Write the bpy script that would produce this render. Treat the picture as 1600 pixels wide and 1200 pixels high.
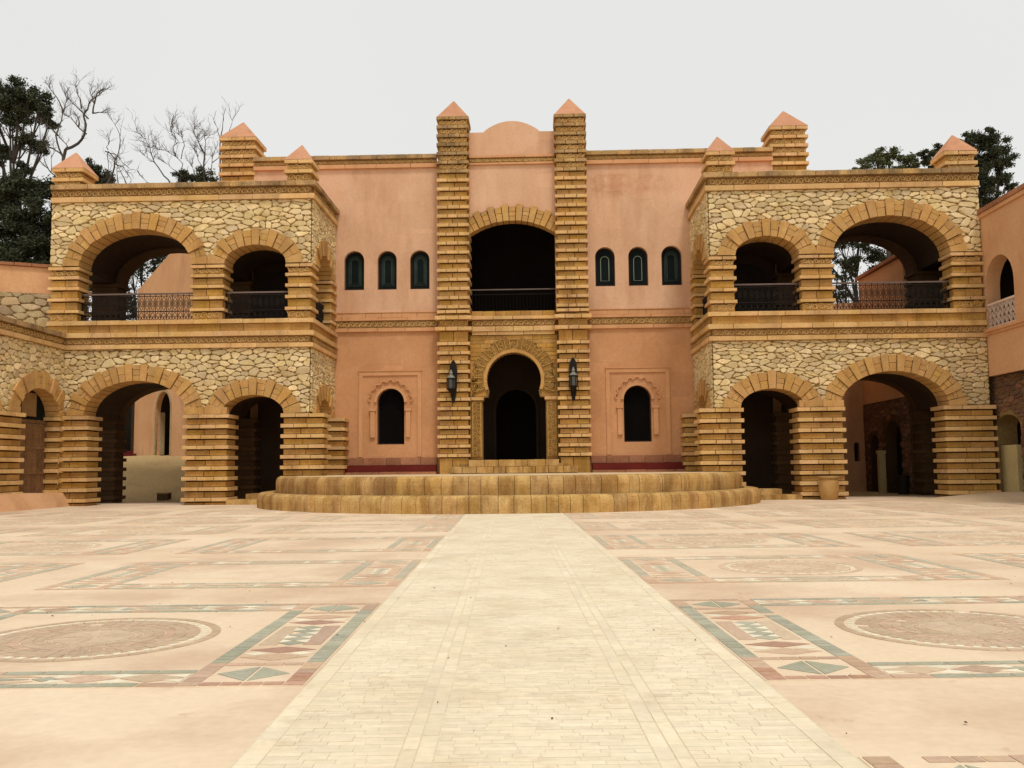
import bpy, bmesh, math, random
from mathutils import Vector, Matrix, noise
from mathutils.geometry import tessellate_polygon
for o in list(bpy.data.objects): bpy.data.objects.remove(o)
R = random.Random(11)
PI = math.pi
S = bpy.context.scene
COL = S.collection

# ------------------------------------------------------------------ camera
cam = bpy.data.cameras.new('camera'); camo = bpy.data.objects.new('camera', cam); COL.objects.link(camo)
yaw, pit, rol = .0283, .0898, .0102
r0 = Vector((math.cos(yaw), math.sin(yaw), 0))
fw = Vector((-math.sin(yaw)*math.cos(pit), math.cos(yaw)*math.cos(pit), math.sin(pit)))
u0 = r0.cross(fw)
rr = r0*math.cos(rol) - u0*math.sin(rol); uu = r0*math.sin(rol) + u0*math.cos(rol)
M = Matrix((rr, uu, -fw)).transposed().to_4x4(); M.translation = Vector((1.08, -36, 1.301))
camo.matrix_world = M
cam.sensor_width = 36; cam.lens = 32.787; cam.clip_end = 3000; cam.clip_start = .05
S.camera = camo
# ------------------------------------------------------------------ overcast sky and soft sun
SUN_EL, SUN_AZ = math.radians(62), math.radians(20)      # azimuth from -Y (behind the camera) towards +X
W = bpy.data.worlds.new('World'); S.world = W; W.use_nodes = True
nt = W.node_tree; nt.nodes.clear()
wo = nt.nodes.new('ShaderNodeOutputWorld'); bg = nt.nodes.new('ShaderNodeBackground')
sk = nt.nodes.new('ShaderNodeTexSky'); sk.sky_type = 'NISHITA'; sk.sun_disc = False
sk.sun_elevation = SUN_EL; sk.sun_rotation = PI - SUN_AZ; sk.dust_density = 4; sk.air_density = 1
hs = nt.nodes.new('ShaderNodeHueSaturation'); hs.inputs['Saturation'].default_value = .15
mx = nt.nodes.new('ShaderNodeMix'); mx.data_type = 'RGBA'; mx.inputs['Factor'].default_value = .9
mx.inputs['B'].default_value = (8.55, 8.55, 8.35, 1)      # the closed cloud cover
nt.links.new(sk.outputs[0], hs.inputs['Color']); nt.links.new(hs.outputs[0], mx.inputs['A'])
tc = nt.nodes.new('ShaderNodeTexCoord'); nz = nt.nodes.new('ShaderNodeTexNoise'); nz.inputs['Scale'].default_value = 2.2; nz.inputs['Detail'].default_value = 3
mr = nt.nodes.new('ShaderNodeMapRange'); mr.inputs['To Min'].default_value = .96; mr.inputs['To Max'].default_value = 1.04
sc = nt.nodes.new('ShaderNodeVectorMath'); sc.operation = 'SCALE'
nt.links.new(tc.outputs['Generated'], nz.inputs['Vector']); nt.links.new(nz.outputs[0], mr.inputs['Value'])
nt.links.new(mx.outputs['Result'], sc.inputs[0]); nt.links.new(mr.outputs[0], sc.inputs['Scale'])
nt.links.new(sc.outputs[0], bg.inputs['Color']); bg.inputs['Strength'].default_value = .1
nt.links.new(bg.outputs[0], wo.inputs[0])
sl = bpy.data.lights.new('sun', 'SUN'); sl.energy = 1.5; sl.angle = math.radians(10); sl.color = (1, .95, .87)
so = bpy.data.objects.new('sun', sl); COL.objects.link(so)
sd = Vector((math.sin(SUN_AZ)*math.cos(SUN_EL), -math.cos(SUN_AZ)*math.cos(SUN_EL), math.sin(SUN_EL)))
so.rotation_euler = sd.to_track_quat('Z', 'Y').to_euler(); so.location = sd*60
S.render.engine = 'CYCLES'
S.view_settings.view_transform = 'Standard'; S.view_settings.look = 'None'
S.view_settings.exposure = 0; S.view_settings.gamma = 1; S.view_settings.use_curve_mapping = False
S.cycles.max_bounces = 6; S.cycles.diffuse_bounces = 3

# ------------------------------------------------------------------ materials
def mat(name, c1, c2, var=.1, scale=1.3, fine=22, fine_amt=.25, bump=.25, bdist=.02, stain=None, st_amt=.5, st_scale=(1.4, 1.4, .35),
        st_lo=.52, st_hi=.72, rough=.9, hue=0., blotch=None, bl_amt=.6, bl_scale=.8, bl_lo=.6, bl_hi=.66, spec=.2, patch=0, seep=None):
    m = bpy.data.materials.new(name); m.use_nodes = True; t = m.node_tree; N = t.nodes; L = t.links
    b = N['Principled BSDF']; b.inputs['Roughness'].default_value = rough; b.inputs['Specular IOR Level'].default_value = spec
    g = N.new('ShaderNodeNewGeometry'); oi = N.new('ShaderNodeObjectInfo')
    def nn(s, d=5, vec=None, rough_=.6):
        n = N.new('ShaderNodeTexNoise'); n.inputs['Scale'].default_value = s; n.inputs['Detail'].default_value = d; n.inputs['Roughness'].default_value = rough_
        L.new(vec or g.outputs['Position'], n.inputs['Vector']); return n.outputs[0]
    def rng(x, a, b_, c=0, d=1):
        n = N.new('ShaderNodeMapRange'); L.new(x, n.inputs['Value'])
        for k, v in zip(('From Min', 'From Max', 'To Min', 'To Max'), (a, b_, c, d)): n.inputs[k].default_value = v
        return n.outputs[0]
    def mix(f, a, b_):
        n = N.new('ShaderNodeMix'); n.data_type = 'RGBA'
        if isinstance(f, float): n.inputs['Factor'].default_value = f
        else: L.new(f, n.inputs['Factor'])
        for k, v in (('A', a), ('B', b_)):
            if isinstance(v, tuple): n.inputs[k].default_value = v + (1,)
            else: L.new(v, n.inputs[k])
        return n.outputs['Result']
    def math_(op, a, b_):
        n = N.new('ShaderNodeMath'); n.operation = op
        for i, v in enumerate((a, b_)):
            if isinstance(v, (int, float)): n.inputs[i].default_value = v
            else: L.new(v, n.inputs[i])
        return n.outputs[0]
    col = mix(rng(nn(scale), .32, .68), tuple(c1), tuple(c2))
    if stain:
        mp = N.new('ShaderNodeMapping'); mp.inputs['Scale'].default_value = st_scale; L.new(g.outputs['Position'], mp.inputs['Vector'])
        f = math_('MULTIPLY', rng(nn(1.0, 6, mp.outputs[0]), st_lo, st_hi), st_amt); col = mix(f, col, tuple(stain))
    if blotch:
        f = math_('MULTIPLY', rng(nn(bl_scale, 7, None, .7), bl_lo, bl_hi), bl_amt); col = mix(f, col, tuple(blotch))
    if seep:      # a damp stain with its own place on the wall: (x0, x1, z0, z1, colour)
        sx = N.new('ShaderNodeSeparateXYZ'); L.new(g.outputs['Position'], sx.inputs[0]); X0, X1, Z0, Z1, sc_ = seep
        wob = math_('MULTIPLY', math_('SUBTRACT', nn(1.3, 5), .5), .9); zz = math_('ADD', sx.outputs[2], wob)
        fx = math_('MULTIPLY', rng(sx.outputs[0], X0, X0+.3), rng(sx.outputs[0], X1, X1-2.2)); fz = math_('MULTIPLY', rng(zz, Z0, Z0+.25), rng(zz, Z1, Z1-.12))
        f = math_('MULTIPLY', math_('MULTIPLY', fx, fz), rng(nn(2.0, 7, None, .75), .40, .62, .0, .55)); col = mix(f, col, tuple(sc_))
    pv = None
    if patch:
        wv = N.new('ShaderNodeMapping'); wv.inputs['Scale'].default_value = (.72, .72, .8); wv.inputs['Location'].default_value = (.13, .1, .37); L.new(g.outputs['Position'], wv.inputs['Vector'])
        vt = N.new('ShaderNodeTexVoronoi'); vt.distance = 'CHEBYCHEV'; L.new(wv.outputs[0], vt.inputs['Vector']); vt.inputs['Scale'].default_value = 1.0; vt.inputs['Randomness'].default_value = .7
        sc3 = N.new('ShaderNodeSeparateColor'); L.new(vt.outputs['Color'], sc3.inputs[0]); pv = rng(sc3.outputs[0], 0, 1, 1-patch, 1+patch)
    rnd = math_('FRACT', math_('ADD', oi.outputs['Random'], g.outputs['Random Per Island']), 0)
    fn = nn(fine, 4)
    h = N.new('ShaderNodeHueSaturation'); L.new(col, h.inputs['Color'])
    v = math_('MULTIPLY', rng(rnd, 0, 1, 1-var, 1+var), rng(fn, .3, .7, 1-fine_amt, 1+fine_amt)); v = math_('MULTIPLY', v, pv) if pv else v; L.new(v, h.inputs['Value'])
    if hue:
        L.new(rng(math_('FRACT', math_('MULTIPLY', rnd, 7.31), 0), 0, 1, .5-hue, .5+hue), h.inputs['Hue'])
        L.new(rng(math_('FRACT', math_('MULTIPLY', rnd, 3.7), 0), 0, 1, 1-hue*10, 1+hue*6), h.inputs['Saturation'])
    L.new(h.outputs[0], b.inputs['Base Color'])
    if bump:
        bp = N.new('ShaderNodeBump'); bp.inputs['Strength'].default_value = bump; bp.inputs['Distance'].default_value = bdist
        hh = math_('ADD', fn, math_('MULTIPLY', nn(fine*.22, 4), 1.5)); L.new(hh, bp.inputs['Height']); L.new(bp.outputs[0], b.inputs['Normal'])
    return m

ASH = mat('golden_sandstone', (.39, .20, .045), (.50, .285, .08), var=.17, hue=.005, stain=(.17, .085, .03), st_amt=.5, fine_amt=.22, bump=.5)  # stone colour darkened to carry the shade of recessed courses
LEDGE = mat('pale_sandstone_ledge', (.60, .355, .13), (.72, .465, .205), var=.11, hue=.005, stain=(.26, .14, .06), st_amt=.45, fine_amt=.18, bump=.4)
OLD = mat('weathered_sandstone', (.42, .255, .10), (.54, .35, .155), var=.16, hue=.006, stain=(.10, .07, .04), st_amt=.6, st_lo=.45, st_hi=.62, fine_amt=.3, bump=.5)
VOUS = mat('arch_sandstone', (.48, .26, .075), (.59, .35, .125), var=.10, hue=.004, stain=(.24, .12, .04), st_amt=.4, fine_amt=.18, bump=.4)
RUB = mat('rubble_limestone', (.64, .47, .21), (.79, .63, .37), var=.18, hue=.006, stain=(.42, .25, .09), st_amt=.45, scale=2.5, fine_amt=.16, bump=.6, bdist=.03)
MORT = mat('brown_mortar', (.22, .135, .045), (.33, .215, .085), fine_amt=.3, bump=.4)
PFRZ = mat('portal_carving_ground', (.27, .14, .035), (.34, .19, .055), fine_amt=.3, fine=30, bump=.6)
PCARV = mat('portal_carving', (.50, .29, .08), (.58, .36, .12), var=.12, fine_amt=.2, bump=.3)
JOINT_SHADE = mat('joint_and_ledge_shade', (.055, .024, .007), (.08, .038, .012), fine_amt=.3, bump=.3)  # joint colour taken near black to paint the shade under ledges
FRZ = mat('carved_sandstone_ground', (.25, .13, .04), (.33, .19, .07), fine_amt=.3, fine=30, bump=.6)
CARV = mat('carved_sandstone', (.52, .31, .105), (.60, .385, .155), var=.12, fine_amt=.2, bump=.3)
PLU = mat('pale_pink_plaster', (.66, .395, .24), (.73, .465, .30), var=.0, scale=.5, fine=9, fine_amt=.05, bump=.12, stain=(.50, .25, .13), st_amt=.55,
          st_scale=(1.3, 1.3, .28), st_lo=.44, st_hi=.75, blotch=(.42, .17, .08), bl_amt=.3, bl_scale=.9, bl_lo=.62, bl_hi=.74, patch=.05, seep=(3.25, 8.0, 13.2, 14.15, (.45, .19, .09)))
PLL = mat('orange_plaster', (.56, .275, .125), (.66, .35, .175), var=.0, scale=.45, fine=8, fine_amt=.06, bump=.14, stain=(.42, .19, .08), st_amt=.5,
          st_scale=(.6, .6, .25), st_lo=.45, st_hi=.75, blotch=(.72, .46, .28), bl_amt=.45, bl_scale=.6, bl_lo=.58, bl_hi=.7, patch=.06)
PLT = mat('orange_plaster_moulding', (.60, .30, .14), (.68, .37, .18), var=.04, fine_amt=.08, bump=.15, stain=(.4, .18, .08), st_amt=.3)
PYR = mat('terracotta_plaster', (.52, .25, .135), (.60, .31, .18), var=.05, scale=1.5, fine_amt=.1, bump=.2, stain=(.38, .17, .09), st_amt=.5)
SIDE = mat('side_building_plaster', (.62, .33, .16), (.70, .40, .21), var=0., scale=.5, fine=9, fine_amt=.07, bump=.15, stain=(.40, .20, .09), st_amt=.5, st_scale=(.7, .7, .3))
DARK = mat('shade_dark_plaster', (.036, .02, .011), (.05, .03, .017), scale=.8, fine_amt=.15, bump=.2, stain=(.03, .018, .01), st_amt=.5)  # brown porch plaster, darkened to hold the interior shade in its colour
BLK = mat('unlit_room_plaster', (.02, .014, .01), (.028, .02, .015), fine_amt=.1, bump=0)  # darkness of the closed rooms put into the plaster colour
DPIER = mat('shade_and_dark_stone', (.07, .038, .015), (.10, .057, .026), var=.15, fine_amt=.2, bump=.4)  # darker copy of the sandstone, porch shade put into its colour
RED = mat('red_painted_plinth', (.115, .012, .010), (.15, .02, .014), fine_amt=.12, bump=.15, stain=(.12, .02, .015), st_amt=.4)
REDST = mat('reddish_stone', (.34, .14, .07), (.43, .20, .105), var=.15, fine_amt=.2, bump=.4, stain=(.2, .08, .04), st_amt=.5)
POD = mat('podium_stone', (.45, .25, .072), (.62, .40, .155), var=.11, hue=.003, scale=1.9, fine_amt=.2, bump=.4, stain=(.24, .115, .03), st_amt=.7, st_scale=(2.2, 2.2, .5), st_lo=.46, st_hi=.62)
PODT = mat('podium_tread', (.58, .42, .235), (.68, .52, .32), var=.05, fine_amt=.1, bump=.2)
PLAZA = mat('pink_screed', (.72, .54, .365), (.80, .64, .46), var=.0, scale=.35, fine=14, fine_amt=.05, bump=.12, stain=(.55, .37, .245), st_amt=.65,
            st_scale=(.45, .45, 1), st_lo=.46, st_hi=.62, blotch=(.48, .26, .17), bl_amt=.45, bl_scale=1.5, bl_lo=.635, bl_hi=.68)
PATH = mat('path_brick', (.73, .61, .42), (.82, .71, .52), var=.06, hue=.003, scale=1.2, fine=16, fine_amt=.06, bump=.15, stain=(.56, .45, .30), st_amt=.5, st_scale=(.7, .7, 1), blotch=(.52, .38, .24), bl_amt=.55, bl_scale=2.6, bl_lo=.56, bl_hi=.72)
PJOINT = mat('path_joint', (.68, .57, .385), (.77, .66, .47), var=0, fine_amt=.12, bump=.1)
T_G = mat('sage_tile', (.35, .34, .24), (.44, .42, .315), var=.12, hue=.008, fine_amt=.12, bump=.15)
T_B = mat('brown_tile', (.50, .335, .22), (.58, .41, .285), var=.12, hue=.006, fine_amt=.12, bump=.15)
T_R = mat('brick_red_tile', (.43, .235, .15), (.52, .315, .215), var=.13, hue=.006, fine_amt=.15, bump=.15)
T_W = mat('cream_tile', (.74, .67, .49), (.80, .73, .56), var=.06, fine_amt=.06, bump=.1)
T_T = mat('tan_tile', (.55, .41, .27), (.61, .47, .33), var=.06, fine_amt=.1, bump=.15)
T_M = mat('medallion_tile', (.49, .35, .225), (.56, .42, .285), var=.07, fine_amt=.1, bump=.15)
def dusty(n, c, k, v=.08):
    p = (.74, .57, .39); return mat('dusty_'+n, tuple(a*(1-k)+b*k for a, b in zip(c, p)), tuple(a*(1-k)*1.1+b*k for a, b in zip(c, p)), var=v, fine_amt=.1, bump=.1)
FADE = [dict(g=T_G, b=T_B, r=T_R, w=T_W, t=T_T, m=T_M)]
for q_, k_ in (('thin', .35), ('thick', .55)):
    FADE.append({key: dusty(nm_+'_'+q_, c_, k_) for key, nm_, c_ in (('g', 'sage_tile', (.36, .36, .27)), ('b', 'brown_tile', (.54, .36, .24)), ('r', 'red_tile', (.48, .27, .18)), ('w', 'cream_tile', (.82, .75, .58)), ('t', 'tan_tile', (.62, .47, .32)), ('m', 'medallion_tile', (.57, .42, .28)))})
SAND = mat('sandy_ground', (.60, .44, .27), (.70, .53, .34), var=0, scale=.3, fine=12, fine_amt=.15, bump=.3, stain=(.42, .29, .17), st_amt=.5, st_scale=(.3, .3, 1))
RAMP = mat('packed_earth', (.42, .30, .135), (.50, .36, .175), var=0, scale=.4, fine=10, fine_amt=.15, bump=.3, stain=(.30, .2, .11), st_amt=.5, st_scale=(.5, .5, 1))
IRON = mat('dark_iron', (.014, .010, .008), (.022, .016, .013), fine_amt=.2, bump=.1, rough=.7, spec=.15)
RUST = mat('dull_handrail', (.12, .085, .07), (.17, .12, .10), fine_amt=.2, bump=.1, rough=.6, spec=.4)
WOOD = mat('weathered_door_wood', (.15, .075, .03), (.22, .115, .05), var=.15, scale=2, fine=12, fine_amt=.3, bump=.4, stain=(.22, .13, .07), st_amt=.6, st_scale=(6, 6, .6))
GLASSD = mat('dark_leaded_glass', (.004, .008, .008), (.007, .012, .011), var=.1, fine_amt=.3, bump=.05, rough=.5, spec=.07)
BLKG = mat('room_dark_pane', (.004, .0035, .003), (.006, .005, .005), bump=0, rough=.8, spec=.03)  # darkness of the room behind painted onto the pane
TRAC = mat('green_tracery', (.20, .26, .19), (.26, .32, .24), fine_amt=.1, bump=0)
TEAL = mat('teal_tracery', (.032, .055, .046), (.05, .08, .066), fine_amt=.1, bump=0)
WHITE = mat('white_lattice_paint', (.66, .50, .40), (.74, .58, .47), fine_amt=.06, bump=.1, stain=(.5, .35, .25), st_amt=.4)
CREAM = mat('cream_limewash', (.44, .34, .15), (.52, .41, .20), fine_amt=.1, bump=.2, stain=(.4, .28, .14), st_amt=.5)
DST = mat('dark_brown_rubble', (.13, .065, .035), (.21, .11, .06), var=.3, hue=.01, fine_amt=.3, bump=.5)
GREYR = mat('brown_grey_rubble', (.38, .27, .14), (.52, .40, .23), var=.2, hue=.01, fine_amt=.25, bump=.5)
BOARD = mat('old_board', (.22, .125, .045), (.30, .18, .07), fine_amt=.3, bump=.3)
CLAY = mat('clay_urn', (.38, .205, .06), (.47, .28, .10), fine_amt=.12, bump=.25, stain=(.24, .13, .06), st_amt=.6)
LEAF = mat('dark_evergreen_leaf', (.040, .048, .026), (.055, .066, .034), var=.35, scale=.6, fine_amt=.2, bump=0, rough=.7)
LEAF2 = mat('olive_leaf', (.09, .11, .045), (.13, .15, .07), var=.3, scale=.6, fine_amt=.2, bump=0, rough=.7)
BARK = mat('dark_bark', (.045, .036, .028), (.07, .058, .045), fine_amt=.3, bump=.3)
BARE = mat('bare_grey_bark', (.06, .05, .04), (.10, .085, .07), fine_amt=.3, bump=.2)
PALE = mat('pale_metal', (.20, .20, .165), (.27, .27, .22), fine_amt=.15, bump=.1, rough=.5)
LANG = mat('lantern_glass', (.05, .05, .04), (.075, .075, .06), fine_amt=.15, bump=0, rough=.2, spec=.5)

# ------------------------------------------------------------------ helpers
def props(o, label=None, cat=None, group=None, kind=None):
    if label: o['label'] = label
    if cat: o['category'] = cat
    if group: o['group'] = group
    if kind: o['kind'] = kind
    return o
def attach(o, parent):
    if parent is not None:
        o.parent = parent
        if parent.type == 'EMPTY': o.matrix_parent_inverse = Matrix.Translation(-parent.location)
    return o
def empty(name, loc, label, cat, group=None):
    o = bpy.data.objects.new(name, None); COL.objects.link(o); o.location = loc; o.empty_display_size = .3
    return props(o, label, cat, group)
def mobj(name, verts, faces, m, parent=None, smooth=False, kind=None, recalc=True):
    me = bpy.data.meshes.new(name); me.from_pydata([tuple(v) for v in verts], [], faces)
    if recalc:
        bm = bmesh.new(); bm.from_mesh(me); bmesh.ops.recalc_face_normals(bm, faces=bm.faces); bm.to_mesh(me); bm.free()
    if smooth: me.polygons.foreach_set('use_smooth', [True]*len(me.polygons))
    me.materials.append(m); o = bpy.data.objects.new(name, me); COL.objects.link(o); attach(o, parent)
    if kind: o['kind'] = kind
    return o
class Fr:
    """a wall frame: u runs along the wall, z up, d outwards"""
    def __init__(s, O, U, N):
        s.O = Vector(O); s.U = Vector(U).normalized(); s.N = Vector(N).normalized()
        n = s.N if s.U.cross(s.N).z > 0 else -s.N
        s.R = Matrix((s.U, n, Vector((0, 0, 1)))).transposed().to_4x4()
    def p(s, u, z, d=0): return s.O + s.U*u + s.N*d + Vector((0, 0, z))
class G:
    def __init__(s): s.v = []; s.f = []
    def add(s, vs, fs):
        n = len(s.v); s.v += vs; s.f += [tuple(i+n for i in f) for f in fs]
    def box(s, F, u0, u1, z0, z1, d0, d1):
        vs = [F.p(u, z, d) for d in (d0, d1) for z in (z0, z1) for u in (u0, u1)]
        s.add(vs, [(0, 1, 3, 2), (4, 6, 7, 5), (0, 4, 5, 1), (2, 3, 7, 6), (0, 2, 6, 4), (1, 5, 7, 3)])
    def ribbon(s, F, pts, w, d0, d1, closed=False):
        n = len(pts); L = []
        for i, (a, b) in enumerate(pts):
            p0 = pts[i-1] if (i or closed) else pts[i]; p1 = pts[(i+1) % n] if (i < n-1 or closed) else pts[i]
            tx, tz = p1[0]-p0[0], p1[1]-p0[1]; l = math.hypot(tx, tz) or 1
            nx, nz_ = -tz/l*w/2, tx/l*w/2; L.append(((a+nx, b+nz_), (a-nx, b-nz_)))
        vs = []
        for (a, b) in L: vs += [F.p(*a, d0), F.p(*a, d1), F.p(*b, d1), F.p(*b, d0)]
        fs = []
        for i in range(n if closed else n-1):
            j = (i+1) % n
            for k in range(3): fs.append((4*i+k, 4*j+k, 4*j+k+1, 4*i+k+1))
        s.add(vs, fs)
    def prism(s, F, loops, d0, d1):
        tris = tessellate_polygon([[Vector((a, b, 0)) for a, b in lp] for lp in loops]); flat = [p for lp in loops for p in lp]; n = len(flat)
        fs = [tuple(t) for t in tris] + [tuple(i+n for i in t) for t in tris]; k = 0
        for lp in loops:
            m = len(lp)
            for i in range(m): fs.append((k+i, k+(i+1) % m, k+(i+1) % m+n, k+i+n))
            k += m
        s.add([F.p(a, b, d0) for a, b in flat] + [F.p(a, b, d1) for a, b in flat], fs)
    def tube(s, p0, p1, r0_, r1_, n=6, caps=False):
        d = (p1-p0)
        if d.length < 1e-6: return
        d.normalize(); a = d.orthogonal().normalized(); b = d.cross(a); vs = []
        for (p, r) in ((p0, r0_), (p1, r1_)):
            for i in range(n):
                t = 2*PI*i/n; vs.append(p + a*(r*math.cos(t)) + b*(r*math.sin(t)))
        fs = [(i, (i+1) % n, n+(i+1) % n, n+i) for i in range(n)]
        if caps: fs += [tuple(range(n)), tuple(range(n, 2*n))]
        s.add(vs, fs)
    def lathe(s, c, prof, n=24):
        vs = []; fs = []
        for (r, z) in prof:
            for i in range(n):
                t = 2*PI*i/n; vs.append(Vector((c[0]+r*math.cos(t), c[1]+r*math.sin(t), c[2]+z)))
        for j in range(len(prof)-1):
            for i in range(n): fs.append((j*n+i, j*n+(i+1) % n, (j+1)*n+(i+1) % n, (j+1)*n+i))
        fs.append(tuple(range(n))); fs.append(tuple((len(prof)-1)*n+i for i in range(n)))
        s.add(vs, fs)
    def out(s, name, m, parent=None, smooth=False, kind=None): return mobj(name, s.v, s.f, m, parent, smooth, kind)
# shared, slightly worn blocks, scaled to each stone
BL = {}
def block_mesh(m, nm):
    key = (m.name, nm)
    if key not in BL:
        BL[key] = []
        for k in range(4):
            bm = bmesh.new(); bmesh.ops.create_cube(bm, size=1)
            bmesh.ops.bevel(bm, geom=list(bm.edges), offset=.025, segments=1, affect='EDGES')
            for v in bm.verts: v.co += Vector((R.uniform(-.008, .008), R.uniform(-.003, .003), R.uniform(-.016, .016)))
            bmesh.ops.recalc_face_normals(bm, faces=bm.faces)
            me = bpy.data.meshes.new(nm); bm.to_mesh(me); bm.free(); me.materials.append(m); BL[key].append(me)
    return R.choice(BL[key])
def block(name, F, u0, u1, z0, z1, d0, d1, m, parent):
    o = bpy.data.objects.new(name, block_mesh(m, name)); COL.objects.link(o)
    o.matrix_basis = Matrix.Translation(F.p((u0+u1)/2, (z0+z1)/2, (d0+d1)/2)) @ F.R @ Matrix.Diagonal((abs(u1-u0), abs(d1-d0), abs(z1-z0), 1))
    return attach(o, parent)
def splits(u0, u1, ln, jit=.2):
    n = max(1, round(abs(u1-u0)/ln)); w = (u1-u0)/n; xs = [u0]
    for i in range(1, n): xs.append(u0+w*(i+R.uniform(-jit, jit)))
    return xs+[u1]
def row(name, F, u0, u1, z0, z1, d0, d1, ln, m, parent, jit=.2, pr=.008):
    xs = splits(u0, u1, ln, jit)
    for a, b in zip(xs, xs[1:]): block(name, F, a+.006, b-.006, z0+R.uniform(0, .006), z1-R.uniform(0, .01), d0, d1+R.uniform(-pr, pr), m, parent)
# arch curves: c(t) -> point, outward normal
def ellipse(ua, ub, zs, zc):
    a = (ub-ua)/2; c = (ua+ub)/2; b = zc-zs
    def f(t):
        # angle that gives roughly even arc steps
        th = PI*(1-t); th += .10*math.sin(2*th)*(a-b)/(a+b)
        x, z = a*math.cos(th), b*math.sin(th); nx, nz_ = b*math.cos(th), a*math.sin(th); l = math.hypot(nx, nz_)
        return (c+x, zs+z), (nx/l, nz_/l)
    return f
def segment(ua, ub, zs, zc):
    w = (ub-ua)/2; h = zc-zs; r = (w*w+h*h)/(2*h); c = (ua+ub)/2; cz = zc-r; A = math.asin(min(1, w/r))
    def f(t):
        th = PI/2+A-2*A*t; return (c+r*math.cos(th), cz+r*math.sin(th)), (math.cos(th), math.sin(th))
    return f
def curve_pts(f, n, off=0):
    o = []
    for i in range(n+1):
        (x, z), (a, b) = f(i/n); o.append((x+a*off, z+b*off))
    return o
def outline(u0, u1, z0, z1, arches):
    """wall outline whose bottom edge is cut by arches (ua, ub, zs, curve)"""
    pts = [(u0, z0)]
    for ua, ub, zs, f in arches:
        c = curve_pts(f, 20)
        if zs > z0+1e-4: pts.append((ua, z0))
        pts += c
        if zs > z0+1e-4: pts.append((ub, z0))
    pts += [(u1, z0), (u1, z1), (u0, z1)]
    return pts
def voussoirs(F, parent, f, n, th, d0, d1, m, step=.03, name='voussoir', odd_th=-.015, odd_d=.04):
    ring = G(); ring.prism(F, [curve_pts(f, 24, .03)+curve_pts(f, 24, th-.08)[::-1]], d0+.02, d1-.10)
    core = ring.out('arch', JOINT_SHADE, parent)
    for i in range(n):
        t0_, t1_ = (i+.05)/n, (i+.95)/n; big = i % 2 == 0
        t_ = th+(R.uniform(0, step) if big else odd_th+R.uniform(-step, 0)); dd = d1+(R.uniform(0, .02) if big else -odd_d+R.uniform(-.01, .01))
        cuts = [0, 1] if big else ([0, .36+R.uniform(-.06, .06), .68+R.uniform(-.05, .05), 1] if R.random() < .6 else [0, .5+R.uniform(-.12, .12), 1])
        for c0, c1 in zip(cuts, cuts[1:]):
            g = G(); lo = []; hi = []
            for k in range(3):
                (x, z), (a, b) = f(t0_+(t1_-t0_)*k/2); lo.append((x+a*(t_*c0+(.008 if c0 else 0)), z+b*(t_*c0+(.008 if c0 else 0)))); hi.append((x+a*(t_*c1-.008), z+b*(t_*c1-.008)))
            g.prism(F, [lo+hi[::-1]], d0, dd+R.uniform(-.006, .006)); g.out(name, m, core)
    return core
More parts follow.
